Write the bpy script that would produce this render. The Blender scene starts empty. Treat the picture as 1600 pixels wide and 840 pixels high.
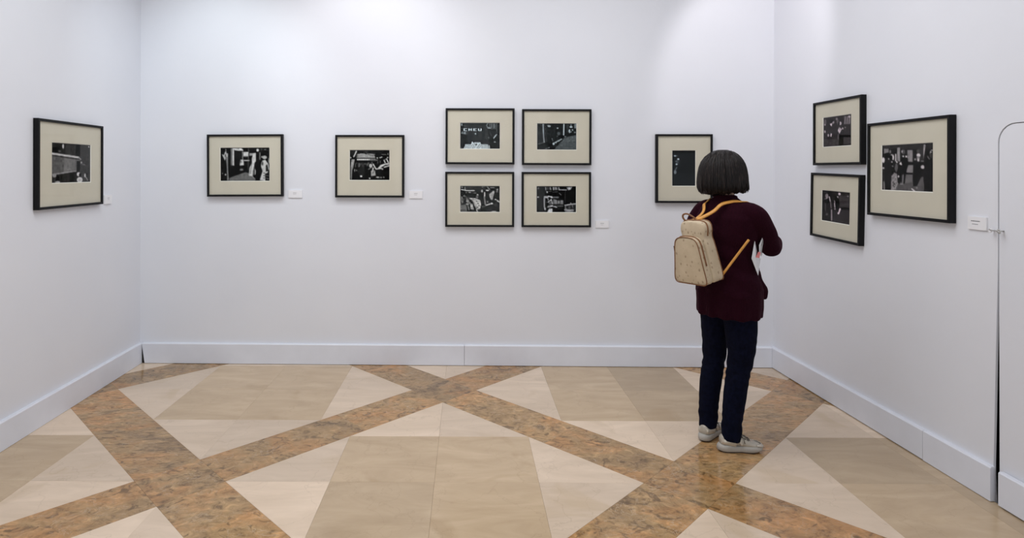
import bpy, bmesh, math, random
import numpy as np
from mathutils import Vector, Matrix
from mathutils.bvhtree import BVHTree

random.seed(7)
rng = np.random.default_rng(11)
scene = bpy.context.scene
COL = scene.collection

# ---------------------------------------------------------------- camera
CAM_H = 1.55
FPX = 948.3
cam_data = bpy.data.cameras.new('camera')
cam_data.sensor_fit = 'HORIZONTAL'
cam_data.sensor_width = 36.0
cam_data.lens = FPX * 36.0 / 1600.0
cam_data.shift_x = (800.0 - 726.5) / 1600.0
cam_data.shift_y = (266.6 - 420.0) / 1600.0
cam_data.clip_start = 0.05
cam = bpy.data.objects.new('camera', cam_data)
COL.objects.link(cam)
cam.matrix_world = (Matrix.Translation((0, 0, CAM_H)) @ Matrix.Rotation(0.0037, 4, 'Z')
                    @ Matrix.Rotation(math.pi / 2, 4, 'X') @ Matrix.Rotation(0.0018, 4, 'Z'))
scene.camera = cam

# ---------------------------------------------------------------- world, lights, exposure
world = bpy.data.worlds.new('world')
scene.world = world
world.use_nodes = True
world.node_tree.nodes['Background'].inputs[0].default_value = (0.03, 0.03, 0.035, 1)
world.node_tree.nodes['Background'].inputs[1].default_value = 0.2

scene.view_settings.view_transform = 'Standard'
scene.view_settings.look = 'None'
scene.view_settings.gamma = 1.0
scene.view_settings.use_curve_mapping = False
scene.view_settings.exposure = 0.21

CEIL = 3.6


def area_light(name, loc, size, size_y, power, color):
    l = bpy.data.lights.new(name, 'AREA')
    l.shape = 'RECTANGLE'
    l.size, l.size_y = size, size_y
    l.energy = power
    l.color = color
    o = bpy.data.objects.new(name, l)
    o.location = loc
    COL.objects.link(o)
    return o


def spot(name, loc, target, power, color, angle=75, blend=0.8, radius=0.06):
    l = bpy.data.lights.new(name, 'SPOT')
    l.energy = power
    l.color = color
    l.spot_size = math.radians(angle)
    l.spot_blend = blend
    l.shadow_soft_size = radius
    o = bpy.data.objects.new(name, l)
    o.location = loc
    d = Vector(target) - Vector(loc)
    o.rotation_euler = d.to_track_quat('-Z', 'Y').to_euler()
    COL.objects.link(o)
    return o


area_light('ceiling_fill_light', (0.0, 2.9, CEIL - 0.06), 3.2, 1.9, 58, (0.975, 0.98, 1.0))  # added soft fill under the unseen ceiling, no fixture known there
rear_fill = area_light('rear_fill_light', (-0.2, -4.7, 1.75), 3.6, 2.4, 72, (0.90, 0.95, 0.985))  # added fill behind the camera, not a known source
rear_fill.rotation_euler = (math.pi / 2, 0, 0)
spot('track_spot_light', (-0.80, 3.65, CEIL - 0.2), (-0.78, 4.85, 2.5), 26, (1.0, 0.975, 0.99), 78, 0.9, 0.09)
spot('track_spot_light', (1.85, 3.75, CEIL - 0.2), (2.25, 4.8, 2.3), 24, (1.0, 0.95, 0.97), 62, 0.4, 0.09)
spot('track_spot_light', (-1.85, 3.6, CEIL - 0.2), (-2.05, 4.85, 2.0), 36, (0.86, 0.96, 1.0), 80, 0.9, 0.09)
spot('track_spot_light', (-1.5, 3.1, CEIL - 0.2), (-2.6, 3.3, 2.0), 9, (0.90, 1.0, 0.95), 90, 0.9, 0.09)
spot('track_spot_light', (1.35, 3.3, CEIL - 0.2), (2.45, 3.6, 2.0), 6, (1.0, 0.97, 1.0), 95, 0.9, 0.09)

# ---------------------------------------------------------------- materials


def new_mat(name):
    m = bpy.data.materials.new(name)
    m.use_nodes = True
    nt = m.node_tree
    b = nt.nodes['Principled BSDF']
    return m, nt, b


def N(nt, t, **kw):
    n = nt.nodes.new(t)
    for k, v in kw.items():
        setattr(n, k, v)
    return n


def ramp(nt, stops, interp='LINEAR'):
    r = N(nt, 'ShaderNodeValToRGB')
    cr = r.color_ramp
    cr.interpolation = interp
    while len(cr.elements) < len(stops):
        cr.elements.new(0.5)
    for e, (p, c) in zip(cr.elements, stops):
        e.position = p
        e.color = (*c, 1)
    return r


def plain(name, col, rough=0.6, metal=0.0, noise=0.06, scale=40, bump=0.0, bscale=200, spec=0.5):
    m, nt, b = new_mat(name)
    tc = N(nt, 'ShaderNodeTexCoord')
    nz = N(nt, 'ShaderNodeTexNoise')
    nz.inputs['Scale'].default_value = scale
    nz.inputs['Detail'].default_value = 4
    nt.links.new(tc.outputs['Object'], nz.inputs['Vector'])
    r = ramp(nt, [(0.3, tuple(c * (1 - noise) for c in col)), (0.7, tuple(min(1, c * (1 + noise)) for c in col))])
    nt.links.new(nz.outputs['Fac'], r.inputs['Fac'])
    nt.links.new(r.outputs['Color'], b.inputs['Base Color'])
    b.inputs['Roughness'].default_value = rough
    b.inputs['Metallic'].default_value = metal
    b.inputs['Specular IOR Level'].default_value = spec
    if bump:
        nb = N(nt, 'ShaderNodeTexNoise')
        nb.inputs['Scale'].default_value = bscale
        nb.inputs['Detail'].default_value = 3
        nt.links.new(tc.outputs['Object'], nb.inputs['Vector'])
        bp = N(nt, 'ShaderNodeBump')
        bp.inputs['Strength'].default_value = bump
        bp.inputs['Distance'].default_value = 0.002
        nt.links.new(nb.outputs['Fac'], bp.inputs['Height'])
        nt.links.new(bp.outputs['Normal'], b.inputs['Normal'])
    return m


def wall_material():
    m, nt, b = new_mat('white_wall_paint')
    tc = N(nt, 'ShaderNodeTexCoord')
    big = N(nt, 'ShaderNodeTexNoise')
    big.inputs['Scale'].default_value = 1.3
    big.inputs['Detail'].default_value = 5
    nt.links.new(tc.outputs['Object'], big.inputs['Vector'])
    r = ramp(nt, [(0.3, (0.75, 0.768, 0.826)), (0.7, (0.785, 0.800, 0.852))])
    nt.links.new(big.outputs['Fac'], r.inputs['Fac'])
    nt.links.new(r.outputs['Color'], b.inputs['Base Color'])
    b.inputs['Roughness'].default_value = 0.55
    b.inputs['Specular IOR Level'].default_value = 0.3
    # plaster waviness and small filled marks
    n1 = N(nt, 'ShaderNodeTexNoise')
    n1.inputs['Scale'].default_value = 9
    n1.inputs['Detail'].default_value = 6
    n2 = N(nt, 'ShaderNodeTexVoronoi')
    n2.inputs['Scale'].default_value = 5.5
    nt.links.new(tc.outputs['Object'], n1.inputs['Vector'])
    nt.links.new(tc.outputs['Object'], n2.inputs['Vector'])
    spots = N(nt, 'ShaderNodeMapRange')
    spots.inputs['From Min'].default_value = 0.03
    spots.inputs['From Max'].default_value = 0.07
    spots.inputs['To Min'].default_value = 1.0
    spots.inputs['To Max'].default_value = 0.0
    nt.links.new(n2.outputs['Distance'], spots.inputs['Value'])
    add = N(nt, 'ShaderNodeMath', operation='MULTIPLY_ADD')
    nt.links.new(spots.outputs['Result'], add.inputs[0])
    add.inputs[1].default_value = 0.25
    nt.links.new(n1.outputs['Fac'], add.inputs[2])
    bp = N(nt, 'ShaderNodeBump')
    bp.inputs['Strength'].default_value = 0.35
    bp.inputs['Distance'].default_value = 0.004
    nt.links.new(add.outputs[0], bp.inputs['Height'])
    nt.links.new(bp.outputs['Normal'], b.inputs['Normal'])
    return m


def cream_stone(name, lo, hi, stain):
    """polished limestone; every tile takes its own piece of the block (Object Info random)."""
    m, nt, b = new_mat(name)
    tc = N(nt, 'ShaderNodeTexCoord')
    oi = N(nt, 'ShaderNodeObjectInfo')
    off = N(nt, 'ShaderNodeVectorMath', operation='MULTIPLY_ADD')
    nt.links.new(oi.outputs['Random'], off.inputs[0])
    off.inputs[1].default_value = (37.0, 53.0, 19.0)
    nt.links.new(tc.outputs['Object'], off.inputs[2])
    mp = N(nt, 'ShaderNodeMapping')
    mp.inputs['Scale'].default_value = (1.6, 5.0, 1.0)
    nt.links.new(off.outputs[0], mp.inputs['Vector'])
    n1 = N(nt, 'ShaderNodeTexNoise')
    n1.inputs['Scale'].default_value = 1.3
    n1.inputs['Detail'].default_value = 9
    n1.inputs['Roughness'].default_value = 0.6
    n1.inputs['Distortion'].default_value = 1.1
    nt.links.new(mp.outputs[0], n1.inputs['Vector'])
    r1 = ramp(nt, [(0.3, lo), (0.52, tuple((a + c) / 2 for a, c in zip(lo, hi))), (0.7, hi)])
    nt.links.new(n1.outputs['Fac'], r1.inputs['Fac'])
    # per tile tone
    hsv = N(nt, 'ShaderNodeHueSaturation')
    mr = N(nt, 'ShaderNodeMapRange')
    mr.inputs['To Min'].default_value = 0.82
    mr.inputs['To Max'].default_value = 1.08
    nt.links.new(oi.outputs['Random'], mr.inputs['Value'])
    nt.links.new(mr.outputs['Result'], hsv.inputs['Value'])
    nt.links.new(r1.outputs['Color'], hsv.inputs['Color'])
    # ochre stains in the stone
    n2 = N(nt, 'ShaderNodeTexNoise')
    n2.inputs['Scale'].default_value = 3.1
    n2.inputs['Detail'].default_value = 3
    n2.inputs['Distortion'].default_value = 0.6
    nt.links.new(off.outputs[0], n2.inputs['Vector'])
    r2 = ramp(nt, [(0.62, (0, 0, 0)), (0.72, (1, 1, 1))])
    nt.links.new(n2.outputs['Fac'], r2.inputs['Fac'])
    sc = N(nt, 'ShaderNodeMath', operation='MULTIPLY')
    sc.inputs[1].default_value = 0.45
    nt.links.new(r2.outputs['Color'], sc.inputs[0])
    mix = N(nt, 'ShaderNodeMix', data_type='RGBA')
    nt.links.new(sc.outputs[0], mix.inputs['Factor'])
    nt.links.new(hsv.outputs['Color'], mix.inputs[6])
    mix.inputs[7].default_value = (*stain, 1)
    # hairline veins
    v = N(nt, 'ShaderNodeTexVoronoi', feature='DISTANCE_TO_EDGE')
    v.inputs['Scale'].default_value = 3.0
    dn = N(nt, 'ShaderNodeTexNoise')
    dn.inputs['Scale'].default_value = 5.0
    dn.inputs['Detail'].default_value = 5
    nt.links.new(off.outputs[0], dn.inputs['Vector'])
    dv = N(nt, 'ShaderNodeVectorMath', operation='MULTIPLY_ADD')
    nt.links.new(dn.outputs['Color'], dv.inputs[0])
    dv.inputs[1].default_value = (0.5, 0.5, 0.0)
    nt.links.new(off.outputs[0], dv.inputs[2])
    nt.links.new(dv.outputs[0], v.inputs['Vector'])
    r3 = ramp(nt, [(0.0, (1, 1, 1)), (0.012, (0, 0, 0))])
    nt.links.new(v.outputs['Distance'], r3.inputs['Fac'])
    s3 = N(nt, 'ShaderNodeMath', operation='MULTIPLY')
    s3.inputs[1].default_value = 0.16
    nt.links.new(r3.outputs['Color'], s3.inputs[0])
    mix2 = N(nt, 'ShaderNodeMix', data_type='RGBA')
    nt.links.new(s3.outputs[0], mix2.inputs['Factor'])
    nt.links.new(mix.outputs[2], mix2.inputs[6])
    mix2.inputs[7].default_value = (0.28, 0.19, 0.11, 1)
    nt.links.new(mix2.outputs[2], b.inputs['Base Color'])
    rr = N(nt, 'ShaderNodeMapRange')
    rr.inputs['To Min'].default_value = 0.13
    rr.inputs['To Max'].default_value = 0.26
    nt.links.new(n1.outputs['Fac'], rr.inputs['Value'])
    nt.links.new(rr.outputs['Result'], b.inputs['Roughness'])
    b.inputs['Specular IOR Level'].default_value = 0.45
    return m


def brown_marble(name, streak):
    """brown breccia: grey-brown to orange clouds, fine grain, dark clasts and pale threads."""
    m, nt, b = new_mat(name)
    tc = N(nt, 'ShaderNodeTexCoord')
    oi = N(nt, 'ShaderNodeObjectInfo')
    off = N(nt, 'ShaderNodeVectorMath', operation='MULTIPLY_ADD')
    nt.links.new(oi.outputs['Random'], off.inputs[0])
    off.inputs[1].default_value = (41.0, 29.0, 13.0)
    nt.links.new(tc.outputs['Object'], off.inputs[2])
    mp = N(nt, 'ShaderNodeMapping')
    mp.inputs['Scale'].default_value = (1.0, 2.3, 1.0) if streak else (1.0, 1.25, 1.0)
    nt.links.new(off.outputs[0], mp.inputs['Vector'])

    def noise(scale, detail, rough, dist):
        n = N(nt, 'ShaderNodeTexNoise')
        n.inputs['Scale'].default_value = scale
        n.inputs['Detail'].default_value = detail
        n.inputs['Roughness'].default_value = rough
        n.inputs['Distortion'].default_value = dist
        nt.links.new(mp.outputs[0], n.inputs['Vector'])
        return n.outputs['Fac']

    def scaled(sock, k):
        mu = N(nt, 'ShaderNodeMath', operation='MULTIPLY')
        nt.links.new(sock, mu.inputs[0])
        mu.inputs[1].default_value = k
        return mu.outputs[0]

    def mixed(fac, c1, c2):
        mx = N(nt, 'ShaderNodeMix', data_type='RGBA')
        nt.links.new(fac, mx.inputs['Factor'])
        nt.links.new(c1, mx.inputs[6])
        if isinstance(c2, tuple):
            mx.inputs[7].default_value = (*c2, 1)
        else:
            nt.links.new(c2, mx.inputs[7])
        return mx.outputs[2]

    clouds = ramp(nt, [(0.30, (0.275, 0.172, 0.083)), (0.45, (0.41, 0.262, 0.122)), (0.56, (0.455, 0.255, 0.106)), (0.68, (0.52, 0.265, 0.100))])
    nt.links.new(noise(2.6, 5, 0.6, 0.7), clouds.inputs['Fac'])
    grain = ramp(nt, [(0.30, (0.36, 0.34, 0.31)), (0.44, (0.85, 0.84, 0.82)), (0.58, (1.14, 1.14, 1.14)), (0.70, (1.55, 1.58, 1.6))])
    nt.links.new(noise(15, 9, 0.68, 0.9), grain.inputs['Fac'])
    mul = N(nt, 'ShaderNodeMix', data_type='RGBA', blend_type='MULTIPLY')
    mul.inputs['Factor'].default_value = 1.0
    nt.links.new(clouds.outputs['Color'], mul.inputs[6])
    nt.links.new(grain.outputs['Color'], mul.inputs[7])
    # dark clasts
    cl = ramp(nt, [(0.565, (0, 0, 0)), (0.66, (1, 1, 1))])
    nt.links.new(noise(11, 4, 0.55, 1.6), cl.inputs['Fac'])
    c1 = mixed(scaled(cl.outputs['Color'], 0.72), mul.outputs[2], (0.125, 0.072, 0.032))
    # pale threads where a noise passes its middle value, present only in places
    for sc, wd, amt in ((4.2, 0.010, 0.75), (9.5, 0.018, 0.55)):
        t = ramp(nt, [(0.5 - wd, (0, 0, 0)), (0.5, (1, 1, 1)), (0.5 + wd, (0, 0, 0))])
        nt.links.new(noise(sc, 5, 0.62, 1.2), t.inputs['Fac'])
        g = ramp(nt, [(0.46, (0, 0, 0)), (0.62, (1, 1, 1))])
        nt.links.new(noise(sc * 0.9 + 1.3, 2, 0.5, 0), g.inputs['Fac'])
        pr = N(nt, 'ShaderNodeMath', operation='MULTIPLY')
        nt.links.new(t.outputs['Color'], pr.inputs[0])
        nt.links.new(g.outputs['Color'], pr.inputs[1])
        c1 = mixed(scaled(pr.outputs[0], amt), c1, (0.56, 0.42, 0.27))
    h2 = N(nt, 'ShaderNodeHueSaturation')
    m2 = N(nt, 'ShaderNodeMapRange')
    m2.inputs['To Min'].default_value = 0.80
    m2.inputs['To Max'].default_value = 1.12
    nt.links.new(oi.outputs['Random'], m2.inputs['Value'])
    nt.links.new(m2.outputs['Result'], h2.inputs['Value'])
    nt.links.new(c1, h2.inputs['Color'])
    nt.links.new(h2.outputs['Color'], b.inputs['Base Color'])
    b.inputs['Roughness'].default_value = 0.15
    b.inputs['Specular IOR Level'].default_value = 0.5
    return m


def knit_material():
    m, nt, b = new_mat('burgundy_knit')
    tc = N(nt, 'ShaderNodeTexCoord')
    w = N(nt, 'ShaderNodeTexWave')
    w.inputs['Scale'].default_value = 70
    w.inputs['Distortion'].default_value = 2.5
    w.inputs['Detail'].default_value = 2
    nt.links.new(tc.outputs['Object'], w.inputs['Vector'])
    n = N(nt, 'ShaderNodeTexNoise')
    n.inputs['Scale'].default_value = 160
    nt.links.new(tc.outputs['Object'], n.inputs['Vector'])
    mu = N(nt, 'ShaderNodeMath', operation='MULTIPLY')
    nt.links.new(w.outputs['Fac'], mu.inputs[0])
    nt.links.new(n.outputs['Fac'], mu.inputs[1])
    r = ramp(nt, [(0.1, (0.011, 0.0014, 0.0042)), (0.6, (0.026, 0.0030, 0.0095))])
    nt.links.new(mu.outputs[0], r.inputs['Fac'])
    nt.links.new(r.outputs['Color'], b.inputs['Base Color'])
    b.inputs['Roughness'].default_value = 0.95
    b.inputs['Specular IOR Level'].default_value = 0.08
    b.inputs['Sheen Weight'].default_value = 0.05
    b.inputs['Sheen Tint'].default_value = (0.5, 0.1, 0.25, 1)
    bp = N(nt, 'ShaderNodeBump')
    bp.inputs['Strength'].default_value = 0.5
    bp.inputs['Distance'].default_value = 0.003
    nt.links.new(mu.outputs[0], bp.inputs['Height'])
    nt.links.new(bp.outputs['Normal'], b.inputs['Normal'])
    return m


def canvas_material():
    """beige canvas with small scattered brown motifs."""
    m, nt, b = new_mat('beige_printed_canvas')
    tc = N(nt, 'ShaderNodeTexCoord')
    mp = N(nt, 'ShaderNodeMapping')
    mp.inputs['Scale'].default_value = (42, 42, 33)
    mp.inputs['Rotation'].default_value = (0.0, 0.5, 0.0)
    nt.links.new(tc.outputs['Object'], mp.inputs['Vector'])
    v = N(nt, 'ShaderNodeTexVoronoi')
    v.inputs['Scale'].default_value = 1.0
    v.inputs['Randomness'].default_value = 0.75
    dn = N(nt, 'ShaderNodeTexNoise')
    dn.inputs['Scale'].default_value = 260
    nt.links.new(tc.outputs['Object'], dn.inputs['Vector'])
    dv = N(nt, 'ShaderNodeVectorMath', operation='MULTIPLY_ADD')
    nt.links.new(dn.outputs['Color'], dv.inputs[0])
    dv.inputs[1].default_value = (0.35, 0.35, 0.35)
    nt.links.new(mp.outputs[0], dv.inputs[2])
    nt.links.new(dv.outputs[0], v.inputs['Vector'])
    r = ramp(nt, [(0.16, (1, 1, 1)), (0.30, (0, 0, 0))])
    nt.links.new(v.outputs['Distance'], r.inputs['Fac'])
    n = N(nt, 'ShaderNodeTexNoise')
    n.inputs['Scale'].default_value = 14
    n.inputs['Detail'].default_value = 5
    nt.links.new(tc.outputs['Object'], n.inputs['Vector'])
    base = ramp(nt, [(0.3, (0.50, 0.40, 0.27)), (0.7, (0.60, 0.49, 0.345))])
    nt.links.new(n.outputs['Fac'], base.inputs['Fac'])
    mu = N(nt, 'ShaderNodeMath', operation='MULTIPLY')
    mu.inputs[1].default_value = 0.62
    nt.links.new(r.outputs['Color'], mu.inputs[0])
    mix = N(nt, 'ShaderNodeMix', data_type='RGBA')
    nt.links.new(mu.outputs[0], mix.inputs['Factor'])
    nt.links.new(base.outputs['Color'], mix.inputs[6])
    mix.inputs[7].default_value = (0.20, 0.12, 0.07, 1)
    nt.links.new(mix.outputs[2], b.inputs['Base Color'])
    b.inputs['Roughness'].default_value = 0.6
    return m


def hair_material():
    m, nt, b = new_mat('dark_brown_hair')
    tc = N(nt, 'ShaderNodeTexCoord')
    mp = N(nt, 'ShaderNodeMapping')
    mp.inputs['Scale'].default_value = (90, 90, 6)
    nt.links.new(tc.outputs['Object'], mp.inputs['Vector'])
    n = N(nt, 'ShaderNodeTexNoise')
    n.inputs['Scale'].default_value = 1.5
    n.inputs['Detail'].default_value = 4
    nt.links.new(mp.outputs[0], n.inputs['Vector'])
    r = ramp(nt, [(0.3, (0.0035, 0.0026, 0.003)), (0.6, (0.011, 0.008, 0.0075)), (0.72, (0.046, 0.033, 0.028))])  # lightest streaks put the hair's sheen into its colour
    nt.links.new(n.outputs['Fac'], r.inputs['Fac'])
    nt.links.new(r.outputs['Color'], b.inputs['Base Color'])
    b.inputs['Roughness'].default_value = 0.45
    b.inputs['Specular IOR Level'].default_value = 0.22
    bp = N(nt, 'ShaderNodeBump')
    bp.inputs['Strength'].default_value = 0.6
    bp.inputs['Distance'].default_value = 0.003
    nt.links.new(n.outputs['Fac'], bp.inputs['Height'])
    nt.links.new(bp.outputs['Normal'], b.inputs['Normal'])
    return m


def glass_material():
    m, nt, b = new_mat('picture_glass')
    nt.nodes.remove(b)
    out = nt.nodes['Material Output']
    tr = N(nt, 'ShaderNodeBsdfTransparent')
    tr.inputs[0].default_value = (0.985, 0.99, 0.985, 1)
    gl = N(nt, 'ShaderNodeBsdfGlossy')
    gl.inputs['Roughness'].default_value = 0.03
    lw = N(nt, 'ShaderNodeLayerWeight')
    lw.inputs['Blend'].default_value = 0.5
    pw = N(nt, 'ShaderNodeMath', operation='POWER')
    nt.links.new(lw.outputs['Facing'], pw.inputs[0])
    pw.inputs[1].default_value = 5.0
    fr = N(nt, 'ShaderNodeMapRange')
    fr.inputs['To Min'].default_value = 0.004
    fr.inputs['To Max'].default_value = 0.35
    nt.links.new(pw.outputs[0], fr.inputs['Value'])
    mx = N(nt, 'ShaderNodeMixShader')
    nt.links.new(fr.outputs[0], mx.inputs[0])
    nt.links.new(tr.outputs[0], mx.inputs[1])
    nt.links.new(gl.outputs[0], mx.inputs[2])
    nt.links.new(mx.outputs[0], out.inputs['Surface'])
    return m


def print_material():
    m, nt, b = new_mat('photographic_print')
    a = N(nt, 'ShaderNodeVertexColor')
    a.layer_name = 'print'
    nt.links.new(a.outputs['Color'], b.inputs['Base Color'])
    b.inputs['Roughness'].default_value = 0.6
    b.inputs['Specular IOR Level'].default_value = 0.05
    return m


M = dict(
    wall=wall_material(),
    grey_wall=plain('low_bounce_grey', (0.22, 0.22, 0.23), 0.7),  # grey picked to cut bounce light from the unseen front wall
    ceiling=plain('white_ceiling_paint', (0.82, 0.82, 0.82), 0.8),
    base=plain('white_gloss_board_paint', (0.765, 0.79, 0.865), 0.4, noise=0.03, scale=6, bump=0.15, bscale=25),
    gap_shade=plain('gap_shade_black', (0.012, 0.011, 0.011), 0.95),  # near-black colour standing in for the shade inside gaps
    screed=plain('mortar_bed', (0.22, 0.17, 0.12), 0.9),
    light_tile=cream_stone('light_cream_limestone', (0.69, 0.545, 0.405), (0.83, 0.67, 0.515), (0.56, 0.42, 0.265)),
    dark_tile=cream_stone('beige_limestone', (0.50, 0.37, 0.235), (0.62, 0.475, 0.315), (0.42, 0.29, 0.16)),
    marble=brown_marble('brown_brecciated_marble', False),
    marble_streak=brown_marble('brown_streaked_marble', True),
    frame=plain('black_lacquered_wood', (0.004, 0.004, 0.005), 0.5, noise=0.2, spec=0.2),
    mat=plain('cream_mat_board', (0.63, 0.585, 0.492), 0.85, noise=0.02, scale=8),
    core=plain('white_mat_core', (0.86, 0.84, 0.79), 0.85, noise=0.01),
    backing=plain('brown_backing_board', (0.25, 0.17, 0.10), 0.9),
    glass=glass_material(),
    print=print_material(),
    card=plain('white_label_card', (0.84, 0.84, 0.87), 0.6, noise=0.01),
    ink=plain('grey_label_ink', (0.16, 0.16, 0.18), 0.8),
    steel=plain('dull_zinc', (0.55, 0.54, 0.52), 0.35, metal=0.9),
    painted=plain('thick_white_paint_on_metal', (0.80, 0.80, 0.82), 0.35),
    knit=knit_material(),
    denim=plain('dark_navy_denim', (0.0026, 0.0036, 0.0125), 0.9, noise=0.35, scale=60, bump=0.3, bscale=500, spec=0.08),
    skin=plain('skin', (0.56, 0.36, 0.27), 0.5, noise=0.05),
    lips=plain('lips', (0.42, 0.19, 0.17), 0.45),
    eye=plain('eye_white', (0.75, 0.73, 0.70), 0.2),
    iris=plain('dark_iris', (0.03, 0.018, 0.012), 0.15),
    hair=hair_material(),
    shoe=plain('champagne_metallic_leather', (0.46, 0.42, 0.355), 0.4, metal=0.12, noise=0.06, scale=50, bump=0.2, bscale=120),
    shoe_panel=plain('pale_gold_leather', (0.56, 0.51, 0.43), 0.33, metal=0.3, noise=0.05),
    sole=plain('off_white_rubber_sole', (0.43, 0.41, 0.375), 0.6, noise=0.06),
    outsole=plain('dark_rubber_outsole', (0.05, 0.04, 0.035), 0.8),
    lace=plain('dark_shoe_lace', (0.12, 0.105, 0.085), 0.8),
    canvas=canvas_material(),
    tan=plain('tan_leather', (0.62, 0.29, 0.055), 0.45, noise=0.12, scale=60),
    trim=plain('brown_leather_trim', (0.20, 0.085, 0.03), 0.45, noise=0.15, scale=80),
    zip=plain('dark_brown_zip', (0.06, 0.03, 0.02), 0.5),
    paper=plain('white_coated_paper', (0.80, 0.81, 0.84), 0.35, noise=0.01),
    pink=plain('pink_ink', (0.75, 0.22, 0.22), 0.4, noise=0.05),
)

# ---------------------------------------------------------------- builders


def link(name, me, mat, parent=None, smooth=False):
    o = bpy.data.objects.new(name, me)
    COL.objects.link(o)
    if mat is not None and len(me.materials) == 0:
        me.materials.append(mat)
    if parent is not None:
        o.parent = parent
    if smooth:
        me.polygons.foreach_set('use_smooth', [True] * len(me.polygons))
    return o


def bm_obj(name, bm, mat, parent=None, smooth=False, recalc=True):
    me = bpy.data.meshes.new(name)
    if recalc:
        bmesh.ops.recalc_face_normals(bm, faces=bm.faces)
    bm.to_mesh(me)
    bm.free()
    return link(name, me, mat, parent, smooth)


def tag(o, label=None, cat=None, group=None, kind=None):
    if label:
        o['label'] = label
    if cat:
        o['category'] = cat
    if group:
        o['group'] = group
    if kind:
        o['kind'] = kind
    return o


def empty(name, loc=(0, 0, 0), mat=None):
    o = bpy.data.objects.new(name, None)
    o.empty_display_size = 0.1
    COL.objects.link(o)
    if mat is not None:
        o.matrix_world = mat
    else:
        o.location = loc
    return o


def prism(bm, poly, z0, z1, xf=lambda p: p):
    """extrude a 2-D polygon from z0 to z1; xf maps (x,y,z) to the final point."""
    a = [bm.verts.new(xf(Vector((x, y, z0)))) for x, y in poly]
    b = [bm.verts.new(xf(Vector((x, y, z1)))) for x, y in poly]
    n = len(poly)
    bm.faces.new(list(reversed(a)))
    bm.faces.new(b)
    for i in range(n):
        bm.faces.new((a[i], a[(i + 1) % n], b[(i + 1) % n], b[i]))


def box(bm, x0, x1, y0, y1, z0, z1, xf=lambda p: p):
    prism(bm, [(x0, y0), (x1, y0), (x1, y1), (x0, y1)], z0, z1, xf)


def ring_loft(bm, rings, cap=True, closed=True):
    """rings: lists of equally many points."""
    vs = [[bm.verts.new(p) for p in r] for r in rings]
    n = len(vs[0])
    for a, b in zip(vs[:-1], vs[1:]):
        for i in range(n if closed else n - 1):
            j = (i + 1) % n
            bm.faces.new((a[i], a[j], b[j], b[i]))
    if cap:
        bm.faces.new(list(reversed(vs[0])))
        bm.faces.new(vs[-1])
    return vs


def catmull(pts, sub):
    P = [Vector(p) for p in pts]
    out = []
    for i in range(len(P) - 1):
        p0 = P[i - 1] if i > 0 else P[i] * 2 - P[i + 1]
        p1, p2 = P[i], P[i + 1]
        p3 = P[i + 2] if i + 2 < len(P) else P[i + 1] * 2 - P[i]
        for k in range(sub):
            t = k / sub
            out.append(0.5 * ((2 * p1) + (p2 - p0) * t + (2 * p0 - 5 * p1 + 4 * p2 - p3) * t * t
                              + (3 * p1 - p0 - 3 * p2 + p3) * t ** 3))
    out.append(P[-1])
    return out


def tube(bm, pts, radii, seg=10, cap=True, rounded=False):
    """round tube through pts (Vectors), one radius per point."""
    pts = [Vector(p) for p in pts]
    radii = list(radii)
    if rounded:
        d0 = (pts[0] - pts[1]).normalized()
        d1 = (pts[-1] - pts[-2]).normalized()
        r0, r1 = radii[0], radii[-1]
        pts = [pts[0] + d0 * r0 * 0.9, pts[0] + d0 * r0 * 0.6] + pts + [pts[-1] + d1 * r1 * 0.6, pts[-1] + d1 * r1 * 0.9]
        radii = [r0 * 0.4, r0 * 0.8] + radii + [r1 * 0.8, r1 * 0.4]
    rings = []
    nrm = None
    for i, p in enumerate(pts):
        t = (pts[min(i + 1, len(pts) - 1)] - pts[max(i - 1, 0)]).normalized()
        if nrm is None:
            nrm = t.orthogonal().normalized()
        else:
            nrm = (nrm - t * nrm.dot(t)).normalized()
        bn = t.cross(nrm)
        rings.append([p + (nrm * math.cos(a) + bn * math.sin(a)) * radii[i]
                      for a in (2 * math.pi * k / seg for k in range(seg))])
    ring_loft(bm, rings, cap)


def ribbon(bm, pts, normals, width, thick):
    """flat strap: rectangle section along pts, normal gives its outer side."""
    rings = []
    for i, p in enumerate(pts):
        t = (pts[min(i + 1, len(pts) - 1)] - pts[max(i - 1, 0)]).normalized()
        n = normals[i]
        n = (n - t * n.dot(t)).normalized()
        s = t.cross(n)
        w, h = width / 2, thick / 2
        rings.append([p + s * w - n * h, p + s * w * 0.8 + n * h, p - s * w * 0.8 + n * h, p - s * w - n * h])
    ring_loft(bm, rings)


def ellipsoid(bm, c, rx, ry, rz, seg=20, rings=12, ax=None):
    X, Y, Z = ax if ax else (Vector((1, 0, 0)), Vector((0, 1, 0)), Vector((0, 0, 1)))
    rr = []
    for i in range(1, rings):
        ph = math.pi * i / rings
        rr.append([Vector(c) + X * (rx * math.sin(ph) * math.cos(a)) + Y * (ry * math.sin(ph) * math.sin(a)) - Z * (rz * math.cos(ph))
                   for a in (2 * math.pi * k / seg for k in range(seg))])
    ring_loft(bm, rr)


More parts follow.
